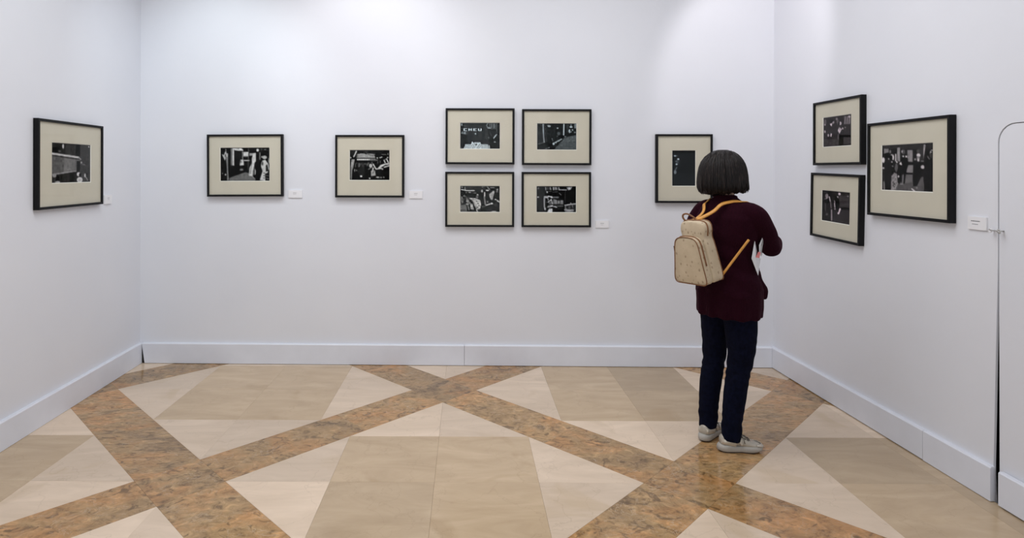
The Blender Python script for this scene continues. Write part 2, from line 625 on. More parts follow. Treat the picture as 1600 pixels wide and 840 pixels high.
def remeshed(name, bm, voxel, smooth_it=3, factor=0.5):
    """fuse overlapping closed shells of a bmesh into one continuous skin."""
    me = bpy.data.meshes.new(name)
    bmesh.ops.recalc_face_normals(bm, faces=bm.faces)
    bm.to_mesh(me)
    bm.free()
    o = bpy.data.objects.new(name + '_tmp', me)
    COL.objects.link(o)
    r = o.modifiers.new('r', 'REMESH')
    r.mode = 'VOXEL'
    r.voxel_size = voxel
    if smooth_it:
        s = o.modifiers.new('s', 'SMOOTH')
        s.iterations = smooth_it
        s.factor = factor
    dg = bpy.context.evaluated_depsgraph_get()
    out = bpy.data.meshes.new_from_object(o.evaluated_get(dg))
    bpy.data.objects.remove(o)
    bpy.data.meshes.remove(me)
    out.name = name
    return out


# ---------------------------------------------------------------- room shell
# wall planes (inner faces); each has an origin, a run direction and an inward normal
T_BASE = 0.024
BL = Vector((-2.636, 4.888, 0))          # back left corner
BR = Vector((2.428, 4.813, 0))           # back right corner
LN = Vector((-2.40, -1.9, 0))            # left wall, behind the camera
RN = Vector((2.615, -1.9, 0))            # right wall, behind the camera


def wall_frame(p0, p1):
    """matrix: local x along the wall, local z up, local -y into the room."""
    d = (p1 - p0)
    d.z = 0
    d.normalize()
    n = Vector((0, 0, 1)).cross(d)        # local y: out of the room when walking with the room on the right
    m = Matrix(((d.x, n.x, 0, p0.x), (d.y, n.y, 0, p0.y), (0, 0, 1, 0), (0, 0, 0, 1)))
    return m


WB = wall_frame(BL, BR)
WL = wall_frame(LN, BL)
WR = wall_frame(BR, RN)
LEN_B = (BR - BL).length
LEN_L = (BL - LN).length
LEN_R = (RN - BR).length
WT = 0.15
BACK = 3.0                                # the room goes on this far behind the last floor tiles


def slab(name, mat4, poly, y0, y1, mat, parent=None):
    """polygon in wall coordinates (along, up) given thickness from y0 to y1."""
    bm = bmesh.new()
    prism(bm, poly, y0, y1, lambda p: mat4 @ Vector((p.x, p.z, p.y)))
    return bm_obj(name, bm, mat, parent)


tag(slab('wall_back', WB, [(-WT, -0.03), (LEN_B + WT, -0.03), (LEN_B + WT, CEIL), (-WT, CEIL)], 0, WT, M['wall']), kind='structure')
tag(slab('wall_left', WL, [(-BACK, -0.03), (LEN_L, -0.03), (LEN_L, CEIL), (-BACK, CEIL)], 0, WT, M['wall']), kind='structure')
RF = RN + (RN - BR).normalized() * BACK
LF = LN + (LN - BL).normalized() * BACK
fr = wall_frame(RF, LF)
tag(slab('wall_front', fr, [(-WT, -0.03), ((LF - RF).length + WT, -0.03), ((LF - RF).length + WT, CEIL), (-WT, CEIL)], 0, WT, M['grey_wall']), kind='structure')

# right wall with the door opening cut from its outline (rounded upper corners)
D0, D1, DTOP, DR = DOOR_PARAMS = (1.966, 2.83, 1.772, 0.085)


def arc(cx, cy, r, a0, a1, n=8):
    return [(cx + r * math.cos(a0 + (a1 - a0) * k / n), cy + r * math.sin(a0 + (a1 - a0) * k / n)) for k in range(n + 1)]


notch = [(D0 - 0.014, 0.0), (D0 - 0.017, 0.05), (D0 - 0.021, 0.17), (D0 - 0.016, 0.39), (D0 - 0.010, 0.7), (D0 - 0.004, 0.95), (D0 - 0.001, 1.12)]
poly = [(0, -0.03), (D0 - 0.014, -0.03)] + notch + arc(D0 + DR, DTOP - DR, DR + 0.001, math.pi, math.pi / 2) \
    + arc(D1 - DR, DTOP - DR, DR + 0.002, math.pi / 2, 0) + [(D1 + 0.002, -0.03), (LEN_R + BACK, -0.03), (LEN_R + BACK, CEIL), (0, CEIL)]
tag(slab('wall_right', WR, poly, 0, 0.012, M['wall']), kind='structure')
# unseen box added behind the door, near-black to stand for shade in its gap
bm = bmesh.new()
X = lambda p: WR @ p
box(bm, D0 - 0.2, D1 + 0.2, 0.55, 0.58, -0.03, CEIL, X)
box(bm, D0 - 0.23, D0 - 0.2, 0.05, 0.58, -0.03, CEIL, X)
box(bm, D1 + 0.2, D1 + 0.23, 0.05, 0.58, -0.03, CEIL, X)
tag(bm_obj('wall_gap_backing', bm, M['gap_shade']), kind='structure')

door = empty('door_1', mat=WR @ Matrix.Translation((D0 + 0.0015, 0, 0)))
tag(door, kind='structure')
dpoly = [(0.006, 0.006), (0.004, 0.45), (0.0005, 1.1)] + arc(DR, DTOP - DR - 0.0015, DR - 0.0005, math.pi, math.pi / 2) + arc(D1 - D0 - 0.006 - DR, DTOP - DR - 0.0015, DR - 0.003, math.pi / 2, 0) + [(D1 - D0 - 0.006, 0.006)]
I4 = Matrix.Identity(4)
slab('door_panel', I4, dpoly, 0.004, 0.036, M['wall'], door)


def board(name, mat4, x0, x1, h0, h1, gap, parent=None, e0=0.0, e1=0.0, t=T_BASE):
    """skirting board with a chamfered top edge; e0/e1 slant its lower ends."""
    prof = [(0.0, gap), (-t, gap), (-t, h0 - 0.0065), (-t + 0.006, h0), (0.0, h0)]
    bm = bmesh.new()
    n = 10
    rings = []
    for k in range(n + 1):
        f = k / n
        hh = h0 + (h1 - h0) * f
        r = []
        for (y, z) in prof:
            zz = z if z < h0 * 0.6 else z - h0 + hh
            low = 1.0 - zz / hh
            x = x0 + (x1 - x0) * f + (e0 * low if k == 0 else 0) - (e1 * low if k == n else 0)
            r.append(mat4 @ Vector((x, y, zz)))
        rings.append(r)
    ring_loft(bm, rings)
    return bm_obj(name, bm, M['base'], parent)


def base_group(name):
    return tag(empty(name), kind='structure')


bb = base_group('baseboard_back')
SEAM_B = 2.617
board('board', WB, T_BASE + 0.001, SEAM_B - 0.0012, 0.163, 0.163, 0.0035, bb, e0=0.024)
board('board', WB, SEAM_B + 0.0012, LEN_B - T_BASE, 0.164, 0.163, 0.004, bb)
bl = base_group('baseboard_left')
board('board', WL, 0.02, LEN_L - T_BASE * 0.2, 0.163, 0.163, 0.002, bl)
br = base_group('baseboard_right')
SEAM_R = 1.546
board('board', WR, 0.0, SEAM_R - 0.0012, 0.163, 0.164, 0.006, br)
board('board', WR, SEAM_R + 0.0012, D0 - 0.012, 0.164, 0.164, 0.003, br)
board('board', WR, D1 + 0.006, LEN_R - 0.03, 0.163, 0.163, 0.003, br)
board('kick_board', I4, 0.028, D1 - D0 - 0.008, 0.163, 0.163, 0.008, door)
# near-black plate standing for the shade inside the left corner gap between boards
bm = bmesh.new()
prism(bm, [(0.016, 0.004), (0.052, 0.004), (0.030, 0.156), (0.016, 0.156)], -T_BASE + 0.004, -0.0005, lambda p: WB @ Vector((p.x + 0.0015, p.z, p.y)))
bm_obj('gap_shade_plate', bm, M['gap_shade'], bb)

bm = bmesh.new()
prism(bm, [(BL.x - .2, BL.y + .2), (BR.x + .8, BR.y + .2), (RF.x + .8, RF.y - .2), (LF.x - .2, LF.y - .2)], CEIL, CEIL + 0.1)
tag(bm_obj('ceiling', bm, M['ceiling']), kind='structure')

# hook-and-eye latch across the door joint
latch = empty('door_latch', mat=WR @ Matrix.Translation((D0, 0, LATCH_Z := 1.274)))
latch.parent = None
bm = bmesh.new()
tube(bm, [(-0.017, -0.001, 0.0), (-0.017, -0.018, 0.0)], [0.0035, 0.003], 8)
tube(bm, [Vector((-0.017, -0.021, 0.0)) + Vector((0.007 * math.cos(a), 0, 0.008 * math.sin(a))) for a in np.linspace(0, 6.0, 14)], [0.0028] * 14, 6)
bm_obj('screw_eye', bm, M['painted'], latch, True)
bm = bmesh.new()
tube(bm, [(0.026, -0.001 + 0.004, 0.0), (0.026, -0.017, 0.0)], [0.0035, 0.003], 8)
tube(bm, [Vector((0.026, -0.020, -0.001)) + Vector((0.008 * math.cos(a), 0, 0.008 * math.sin(a))) for a in np.linspace(1, 7.0, 14)], [0.0028] * 14, 6)
bm_obj('screw_eye', bm, M['steel'], latch, True)
bm = bmesh.new()
tube(bm, catmull([(-0.022, -0.021, 0.006), (-0.014, -0.025, 0.004), (0.0, -0.025, 0.001), (0.018, -0.024, 0.001), (0.030, -0.023, -0.002), (0.035, -0.020, -0.010)], 4), [0.0027] * 21, 7)
bm_obj('hook', bm, M['steel'], latch, True)
tag(latch, 'small white-painted metal hook-and-eye latch across the door joint', 'latch')

# ---------------------------------------------------------------- floor
floor = tag(empty('floor'), kind='structure')
bm = bmesh.new()
prism(bm, [(BL.x - .02, BL.y + .02), (BR.x + .65, BR.y + .02), (RF.x + .65, RF.y - .02), (LF.x - .02, LF.y - .02)], -0.05, -0.0125)
bm_obj('mortar_bed', bm, M['screed'], floor)
bm = bmesh.new()
prism(bm, [(LN.x, LN.y), (LF.x, LF.y), (RF.x, RF.y), (RN.x, RN.y)], -0.0124, 0.0)
bm_obj('plain_paving', bm, M['dark_tile'], floor)

AX, AY, DD, dd = -0.1607, 4.2905, 1.2693, 0.2276
HH = DD - dd
S = HH / 2
ROOM = [BL + Vector((0.002, -0.002, 0)), BR + Vector((0, -0.002, 0)), RN + Vector((0, .002, 0)), LN + Vector((0.002, .002, 0))]   # clockwise seen from above
clip_lines = []
for i in range(4):
    a, b = ROOM[i], ROOM[(i + 1) % 4]
    clip_lines.append((a.xy, (b - a).xy))


def clip(poly):
    for a, d in clip_lines:
        out = []
        inside = lambda p: d.x * (p.y - a.y) - d.y * (p.x - a.x) <= 0
        for i in range(len(poly)):
            p, q = poly[i], poly[(i + 1) % len(poly)]
            ip, iq = inside(p), inside(q)
            if ip:
                out.append(p)
            if ip != iq:
                e = q - p
                t = (d.x * (a.y - p.y) - d.y * (a.x - p.x)) / (d.x * e.y - d.y * e.x)
                out.append(p + e * t)
        poly = out
        if len(poly) < 3:
            return None
    # drop duplicate points
    res = []
    for p in poly:
        if not res or (p - res[-1]).length > 1e-4:
            res.append(p)
    if len(res) > 2 and (res[0] - res[-1]).length < 1e-4:
        res.pop()
    area = sum(res[i].x * res[(i + 1) % len(res)].y - res[(i + 1) % len(res)].x * res[i].y for i in range(len(res))) / 2
    if len(res) < 3 or abs(area) < 2e-4:
        return None
    if area < 0:
        res.reverse()
    return res


def inset(poly, k):
    n = len(poly)
    out = []
    for i in range(n):
        p0, p1, p2 = poly[i - 1], poly[i], poly[(i + 1) % n]
        e1 = (p1 - p0).normalized()
        e2 = (p2 - p1).normalized()
        n1 = Vector((-e1.y, e1.x))
        n2 = Vector((-e2.y, e2.x))
        den = max(0.12, 1 + n1.dot(n2))
        out.append(p1 + (n1 + n2) * (k / den))
    return out


def floor_piece(name, poly, mat):
    poly = clip([Vector(p) for p in poly])
    if poly is None:
        return
    c = sum(poly, Vector((0, 0))) / len(poly)
    lift = random.uniform(-0.0003, 0.0003)
    bm = bmesh.new()
    lo = inset(poly, 0.0003)
    hi = inset(poly, 0.0006)
    rings = [[Vector((p.x - c.x, p.y - c.y, z)) for p in pl] for pl, z in ((lo, -0.012), (lo, -0.0004 + lift), (hi, lift))]
    ring_loft(bm, rings)
    o = bm_obj(name, bm, mat, floor)
    o.location = (c.x, c.y, 0)
    return o


for i in range(-3, 4):
    for j in range(-6, 3):
        cx, cy = AX + i * DD, AY + j * DD
        if (i + j) % 2:
            for sx in (0, 1):
                for sy in (0, 1):
                    x0, y0 = cx - S * sx, cy - S * sy
                    floor_piece('square_tile', [(x0, y0), (x0 + S, y0), (x0 + S, y0 + S), (x0, y0 + S)], M['dark_tile'])
            for k in range(4):
                ca, sa = (1, 0, -1, 0)[k], (0, 1, 0, -1)[k]
                R2 = lambda x, y: (cx + ca * x - sa * y, cy + sa * x + ca * y)
                floor_piece('triangular_tile', [R2(S, 0), R2(HH, 0), R2(S, S)], M['light_tile'])
                floor_piece('triangular_tile', [R2(S, -S), R2(HH, 0), R2(S, 0)], M['light_tile'])
        else:
            floor_piece('marble_square', [(cx + dd, cy), (cx, cy + dd), (cx - dd, cy), (cx, cy - dd)], M['marble'])
            for sgn in (1, -1):
                # strip from this crossing to the next one up-right / down-right
                e = Vector((1, sgn)).normalized()
                nrm = Vector((-e.y, e.x))
                w = dd / math.sqrt(2)
                a0 = w
                L = HH * math.sqrt(2)
                cut = [0, L * (0.42 if (i + 2 * j) % 3 else 0.58), L]
                for q in (0, 1):
                    s0, s1 = a0 + cut[q], a0 + cut[q + 1]
                    o0 = Vector((cx, cy))
                    floor_piece('marble_slab', [o0 + e * s0 - nrm * w, o0 + e * s1 - nrm * w, o0 + e * s1 + nrm * w, o0 + e * s0 + nrm * w],
                                M['marble_streak'] if (i <= -2 or i >= 1) and sgn == (1 if i >= 1 else -1) else M['marble'])
# ---------------------------------------------------------------- prints (flat monochrome pictures)


class Paint:
    """soft-edged monochrome painter on a grid; coordinates follow the quad given."""

    def __init__(self, quad, w=104, h=70, bg=0.1, seed=0, grain=0.03):
        self.q = quad
        self.w, self.h = w, h
        a = np.full((h, w), float(bg))
        r = np.random.default_rng(seed)
        g = r.normal(0, 1, (h, w))
        k = r.normal(0, 1, (h // 4 + 2, w // 4 + 2))
        k = np.repeat(np.repeat(k, 4, 0), 4, 1)[:h, :w]
        self.grain = (g * 0.5 + k) * grain
        self.a = a
        u = (np.arange(w) + 0.5) / w
        v = (np.arange(h) + 0.5) / h
        U, V = np.meshgrid(u, v)
        (x0, y0), (x1, y1), (x2, y2), (x3, y3) = quad
        self.X = (1 - V) * ((1 - U) * x0 + U * x1) + V * ((1 - U) * x3 + U * x2)
        self.Y = (1 - V) * ((1 - U) * y0 + U * y1) + V * ((1 - U) * y3 + U * y2)
        self.px = abs(x1 - x0) / w

    def _put(self, d, g):
        m = np.clip(0.5 - d / (1.1 * self.px), 0, 1)
        self.a = self.a * (1 - m) + g * m
        return self

    def E(self, cx, cy, rx, ry, g):
        k = np.sqrt(((self.X - cx) / rx) ** 2 + ((self.Y - cy) / ry) ** 2)
        return self._put((k - 1) * min(rx, ry), g)

    def L(self, x0, y0, x1, y1, w, g):
        dx, dy = x1 - x0, y1 - y0
        t = np.clip(((self.X - x0) * dx + (self.Y - y0) * dy) / (dx * dx + dy * dy + 1e-9), 0, 1)
        return self._put(np.hypot(self.X - x0 - t * dx, self.Y - y0 - t * dy) - w / 2, g)

    def P(self, pts, g):
        inside = np.zeros_like(self.X, bool)
        dist = np.full_like(self.X, 1e9)
        n = len(pts)
        for i in range(n):
            (xa, ya), (xb, yb) = pts[i], pts[(i + 1) % n]
            c = ((ya > self.Y) != (yb > self.Y)) & (self.X < (xb - xa) * (self.Y - ya) / (yb - ya + 1e-9) + xa)
            inside ^= c
            dx, dy = xb - xa, yb - ya
            t = np.clip(((self.X - xa) * dx + (self.Y - ya) * dy) / (dx * dx + dy * dy + 1e-9), 0, 1)
            dist = np.minimum(dist, np.hypot(self.X - xa - t * dx, self.Y - ya - t * dy))
        return self._put(np.where(inside, -dist, dist), g)

    def R(self, x0, y0, x1, y1, g):
        return self.P([(x0, y0), (x1, y0), (x1, y1), (x0, y1)], g)

    def values(self):
        return np.clip(self.a + self.grain * (0.4 + self.a), 0.02, 0.95)


def dabs(p, seed, n, x0, y0, x1, y1, r0, r1, g0, g1):
    r = np.random.default_rng(seed)
    for _ in range(n):
        p.E(r.uniform(x0, x1), r.uniform(y0, y1), r.uniform(r0, r1), r.uniform(r0, r1), r.uniform(g0, g1))


def print_carriage():
    p = Paint([(125, 95), (708, 135), (710, 705), (130, 712)], bg=.12, seed=1, w=96, h=66)
    p.R(320, 100, 470, 340, .22).R(540, 110, 720, 720, .25).R(475, 110, 540, 330, .07)
    p.E(200, 180, 60, 60, .06).E(230, 225, 25, 14, .3)
    p.P([(120, 290), (545, 360), (495, 540), (120, 590)], .40).P([(120, 300), (300, 330), (290, 560), (120, 585)], .36)
    p.P([(300, 330), (470, 350), (450, 540), (300, 560)], .46)
    p.L(120, 262, 520, 325, 30, .80).L(520, 325, 555, 355, 18, .6).L(125, 300, 500, 352, 8, .22)
    p.L(120, 588, 480, 535, 16, .62).L(350, 515, 410, 500, 8, .6)
    p.R(490, 380, 540, 560, .10).P([(120, 605), (500, 552), (500, 720), (120, 720)], .13).R(180, 600, 290, 690, .05)
    p.E(285, 150, 14, 36, .85).E(310, 150, 14, 30, .1).E(565, 405, 14, 15, .65).L(572, 430, 625, 440, 9, .55)
    p.E(522, 585, 28, 32, .85).E(545, 600, 18, 32, .05).E(540, 672, 46, 42, .82).E(540, 680, 20, 20, .7)
    p.E(625, 605, 16, 30, .75).E(655, 600, 16, 30, .12).L(640, 635, 668, 680, 14, .6)
    p.E(165, 600, 26, 32, .6).R(150, 630, 185, 715, .2).E(210, 702, 36, 16, .72).E(684, 160, 9, 9, .9)
    return p


def print_fair():
    p = Paint([(62, 92), (1040, 92), (1045, 752), (62, 755)], bg=.08, seed=2)
    p.P([(250, 690), (560, 580), (760, 640), (760, 755), (230, 755)], .42).R(620, 90, 1040, 170, .12)
    p.R(265, 95, 335, 450, .25).R(300, 100, 332, 445, .85).R(270, 110, 292, 440, .5)
    p.P([(330, 100), (480, 100), (520, 140), (505, 160), (340, 140)], .85).R(340, 150, 500, 320, .12).R(495, 165, 515, 420, .55)
    p.R(520, 175, 620, 260, .85).R(520, 255, 620, 275, .5).R(530, 335, 640, 358, .8).L(625, 95, 615, 520, 10, .45).R(520, 280, 600, 330, .08)
    p.P([(460, 330), (520, 330), (530, 440), (445, 450)], .82).E(470, 370, 10, 30, .3)
    p.L(165, 120, 215, 720, 22, .45).L(195, 300, 205, 745, 24, .55)
    p.P([(85, 215), (125, 235), (165, 150), (180, 200), (210, 200), (205, 295), (175, 260), (150, 355), (120, 290)], .72).E(160, 250, 12, 30, .3)
    p.E(160, 630, 16, 18, .75).E(100, 605, 14, 14, .4).E(480, 530, 36, 20, .5).E(480, 580, 60, 14, .06)
    p.R(640, 200, 740, 250, .65)
    p.P([(725, 200), (775, 195), (775, 300), (790, 340), (745, 400), (720, 620), (700, 660), (630, 650), (640, 500), (690, 400), (690, 300)], .82)
    p.L(690, 400, 665, 610, 10, .45).L(745, 400, 700, 640, 12, .5).L(660, 500, 650, 640, 8, .5)
    p.P([(750, 380), (850, 370), (850, 700), (700, 690), (745, 560)], .07).P([(748, 500), (770, 560), (765, 620), (745, 640)], .8)
    p.R(770, 200, 860, 380, .10).E(805, 140, 24, 30, .85).R(840, 185, 862, 330, .5).L(690, 660, 725, 695, 20, .6)
    p.E(945, 285, 45, 35, .72).P([(905, 350), (960, 330), (1020, 420), (1040, 520), (1000, 600), (950, 620), (965, 755), (850, 740), (905, 560), (875, 470), (880, 390)], .80)
    p.E(905, 410, 16, 40, .25).P([(970, 450), (1000, 420), (1030, 560), (970, 570)], .12).R(960, 610, 1045, 755, .10).L(960, 640, 1040, 660, 10, .5).L(980, 700, 1040, 720, 10, .45)
    for y in (600, 650, 700):
        p.E(935, y, 18, 12, .4)
    p.E(890, 275, 12, 20, .7).E(1035, 350, 14, 60, .6).E(955, 128, 20, 12, .5).E(885, 125, 12, 12, .4)
    return p


def print_square():
    p = Paint([(95, 100), (952, 100), (952, 748), (95, 748)], bg=.06, seed=3)
    p.R(95, 100, 952, 160, .10).E(440, 135, 50, 9, .3)
    p.P([(260, 180), (620, 200), (650, 280), (240, 280)], .62).L(320, 180, 420, 185, 14, .8).P([(440, 160), (620, 190), (600, 240), (480, 200)], .45)
    p.L(520, 185, 640, 190, 12, .7).R(250, 285, 650, 320, .55)
    for k in range(7):
        p.E(265 + k * 42, 305, 17, 18, .92)
    p.R(240, 268, 660, 286, .12).R(520, 300, 700, 330, .4)
    r = np.random.default_rng(5)
    for k in range(16):
        x = 215 + k * 20
        y = r.uniform(360, 400)
        p.L(x, y, x + 2, y + r.uniform(20, 90), 10, r.uniform(.3, .75))
    p.L(235, 125, 180, 240, 30, .7).E(150, 160, 50, 60, .15).L(232, 128, 190, 220, 12, .9).R(240, 190, 270, 260, .45)
    p.P([(130, 300), (200, 300), (165, 480), (140, 560), (130, 740), (110, 740), (110, 480)], .62).E(112, 265, 16, 18, .7).L(130, 480, 125, 730, 30, .5)
    p.E(345, 560, 80, 90, .14).E(340, 668, 24, 20, .97).E(525, 714, 20, 16, .8).E(200, 540, 12, 34, .5).E(240, 540, 12, 18, .5)
    p.E(548, 440, 36, 44, .72).L(600, 405, 655, 500, 26, .85).L(600, 490, 590, 540, 28, .8).P([(555, 545), (640, 540), (655, 650), (555, 665)], .66)
    p.L(590, 600, 620, 560, 12, .25).L(500, 515, 540, 490, 14, .6).E(575, 375, 14, 20, .4)
    p.P([(700, 490), (760, 420), (880, 385), (950, 380), (950, 410), (860, 420), (740, 495)], .85).L(840, 470, 952, 435, 26, .8).L(665, 510, 780, 495, 22, .85).E(800, 510, 20, 18, .7)
    p.L(835, 320, 860, 370, 22, .85).L(890, 290, 930, 370, 24, .85).L(830, 330, 900, 275, 12, .6).E(915, 260, 16, 16, .7)
    p.L(745, 265, 790, 250, 22, .7).E(690, 270, 16, 16, .75).L(780, 190, 880, 195, 12, .5).E(920, 185, 10, 20, .6)
    p.E(700, 690, 36, 16, .7).E(770, 695, 26, 12, .5).E(830, 690, 16, 12, .6).E(700, 370, 10, 30, .4).E(755, 350, 10, 34, .35)
    dabs(p, 8, 26, 650, 540, 940, 660, 5, 16, .04, .16)
    return p


GLYPH = {'C': ["111", "100", "100", "100", "111"], 'H': ["101", "101", "111", "101", "101"],
         'E': ["111", "100", "110", "100", "111"], 'U': ["101", "101", "101", "101", "111"],
         'A': ["010", "101", "111", "101", "101"]}


def glyph(p, ch, x, y, w, h, g):
    for r, row in enumerate(GLYPH[ch]):
        for c, bit in enumerate(row):
            if bit == '1':
                p.R(x + c * w / 3, y + r * h / 5, x + (c + 1) * w / 3, y + (r + 1) * h / 5 + 1, g)


def print_shop():
    p = Paint([(85, 98), (1072, 98), (1068, 742), (85, 742)], bg=.16, seed=4, w=132, h=88)
    r = np.random.default_rng(9)
    for k in range(44):
        x = 180 + k * 14
        p.L(x, r.uniform(100, 330), x + r.uniform(-8, 8), r.uniform(380, 640), 7, r.uniform(.10, .36))
    p.R(85, 98, 180, 742, .08).R(85, 400, 260, 742, .09).R(330, 540, 640, 640, .07)
    p.P([(760, 98), (1072, 98), (1072, 742), (820, 742), (800, 420)], .10).R(800, 300, 1070, 742, .09)
    p.R(158, 226, 640, 306, .07)
    for k, c in enumerate("CHEU"):
        glyph(p, c, 166 + k * 121, 234, 88, 64, .97)
    p.E(120, 140, 18, 36, .6).P([(100, 360), (130, 310), (180, 330), (220, 310), (228, 392), (190, 375)], .55).E(150, 340, 16, 10, .25).E(195, 180, 10, 30, .4)
    p.R(800, 110, 1000, 225, .38)
    for x in (830, 900, 965):
        p.L(x, 105, x, 225, 16, .12)
    p.L(925, 110, 925, 225, 10, .6).L(780, 222, 830, 225, 30, .65).L(830, 238, 1000, 245, 10, .5).L(1000, 240, 995, 340, 10, .5)
    p.E(760, 190, 14, 22, .5).L(740, 160, 770, 110, 22, .55).L(820, 330, 870, 420, 16, .4).L(990, 385, 920, 475, 26, .78).L(870, 310, 960, 340, 12, .3)
    p.E(945, 575, 24, 16, .6).E(795, 468, 18, 14, .55).E(465, 368, 17, 16, .85)
    p.P([(205, 632), (775, 632), (790, 742), (195, 742)], .78)
    for y in (650, 672, 694, 716):
        p.L(215, y, 775, y, 5, .62)
    p.P([(380, 555), (420, 600), (450, 575), (580, 575), (610, 630), (600, 742), (380, 742), (350, 640)], .84)
    p.P([(450, 560), (570, 560), (560, 590), (455, 590)], .35)
    p.L(390, 620, 440, 720, 8, .3).L(370, 660, 400, 735, 8, .3).L(580, 620, 510, 720, 10, .3).L(600, 660, 545, 735, 8, .35).E(483, 640, 22, 18, .1).L(430, 600, 470, 690, 8, .4)
    p.L(180, 742, 190, 700, 26, .7).L(805, 670, 810, 742, 30, .75).E(120, 725, 10, 20, .4)
    return p


def print_kerb():
    p = Paint([(85, 100), (1068, 100), (1068, 755), (85, 755)], bg=.15, seed=5)
    p.P([(500, 755), (760, 480), (1070, 380), (1070, 755)], .34).P([(760, 460), (1000, 400), (1068, 420), (1068, 520), (700, 600)], .38)
    p.P([(85, 630), (250, 580), (480, 620), (500, 755), (85, 755)], .11).R(300, 190, 560, 460, .16)
    p.L(232, 120, 240, 360, 26, .70).L(240, 360, 262, 570, 26, .62).L(100, 625, 240, 575, 16, .4)
    p.E(385, 165, 34, 24, .92).L(350, 150, 400, 150, 20, .6).E(597, 215, 20, 13, .9).E(625, 350, 40, 45, .35).E(595, 420, 30, 20, .3)
    p.L(755, 115, 750, 390, 26, .92).L(790, 120, 785, 390, 16, .07).R(830, 110, 880, 320, .22)
    p.P([(470, 600), (690, 480), (720, 490), (500, 640)], .72).E(495, 610, 22, 28, .9).L(520, 640, 720, 520, 14, .08)
    p.E(700, 430, 90, 40, .09).E(790, 430, 26, 14, .5).E(455, 490, 18, 16, .6).E(475, 530, 14, 14, .4)
    p.E(935, 185, 36, 22, .9).E(935, 140, 14, 20, .6).E(900, 290, 24, 46, .8).E(970, 260, 18, 22, .7).E(935, 285, 26, 30, .1).E(935, 305, 14, 14, .7).E(940, 380, 80, 30, .12)
    p.R(1020, 110, 1068, 220, .55).E(1035, 320, 24, 16, .55).E(1030, 260, 20, 30, .15)
    p.L(300, 735, 390, 705, 26, .5).E(115, 335, 14, 22, .4).L(380, 160, 440, 470, 8, .2)
    dabs(p, 12, 30, 270, 400, 640, 740, 6, 22, .07, .2)
    return p


def print_market():
    p = Paint([(88, 100), (1078, 98), (1078, 755), (88, 755)], bg=.07, seed=6, grain=.05)
    p.P([(88, 590), (240, 560), (260, 755), (88, 755)], .45).P([(88, 690), (250, 690), (250, 755), (88, 755)], .35)
    p.R(230, 110, 720, 190, .18).L(110, 190, 220, 205, 22, .9).L(205, 130, 210, 200, 18, .75).L(220, 215, 440, 215, 26, .85).E(130, 130, 26, 20, .5).L(640, 120, 700, 110, 20, .5)
    p.E(325, 262, 34, 16, .7).E(240, 265, 16, 14, .6).E(455, 275, 40, 16, .5)
    dabs(p, 3, 26, 95, 330, 330, 560, 10, 34, .05, .6)
    p.E(635, 225, 26, 36, .72).L(745, 210, 795, 208, 32, .85).L(760, 110, 830, 190, 18, .75).L(850, 135, 940, 135, 22, .6).E(1025, 190, 30, 20, .75).E(1010, 235, 24, 24, .5)
    p.E(525, 320, 22, 20, .88).E(515, 380, 26, 40, .4).E(580, 380, 40, 50, .1).L(700, 265, 700, 370, 26, .9).L(690, 380, 720, 560, 40, .5)
    p.P([(810, 310), (870, 260), (930, 210), (950, 250), (905, 400), (860, 440), (820, 360)], .72).E(875, 420, 34, 30, .65).L(890, 330, 880, 400, 10, .35)
    p.P([(320, 400), (470, 410), (590, 460), (610, 560), (590, 680), (510, 700), (450, 600), (390, 470), (330, 430)], .80)
    for (a, b) in ((500, 490), (535, 545), (520, 640), (560, 600)):
        p.E(a, b, 22, 12, .2)
    p.L(400, 470, 520, 690, 9, .4).L(340, 440, 480, 440, 10, .3)
    p.E(270, 480, 36, 40, .6).E(265, 560, 40, 20, .7).P([(330, 540), (410, 560), (430, 700), (350, 690)], .62).E(370, 610, 30, 10, .85).L(280, 600, 310, 700, 30, .5).L(420, 570, 430, 640, 26, .06).E(470, 720, 20, 30, .06)
    p.P([(600, 620), (760, 560), (900, 500), (1078, 520), (1078, 755), (600, 755)], .09)
    p.L(730, 590, 860, 545, 30, .88).E(880, 545, 34, 22, .9).E(775, 500, 16, 26, .6).L(970, 440, 1070, 500, 34, .85).E(980, 580, 36, 30, .3).E(840, 690, 20, 20, .35).E(670, 620, 40, 26, .3)
    dabs(p, 17, 24, 620, 420, 1060, 700, 5, 18, .05, .45)
    p.P([(850, 755), (900, 730), (980, 730), (1000, 755)], .75).R(1040, 100, 1078, 440, .06).L(500, 700, 520, 745, 30, .7)
    return p


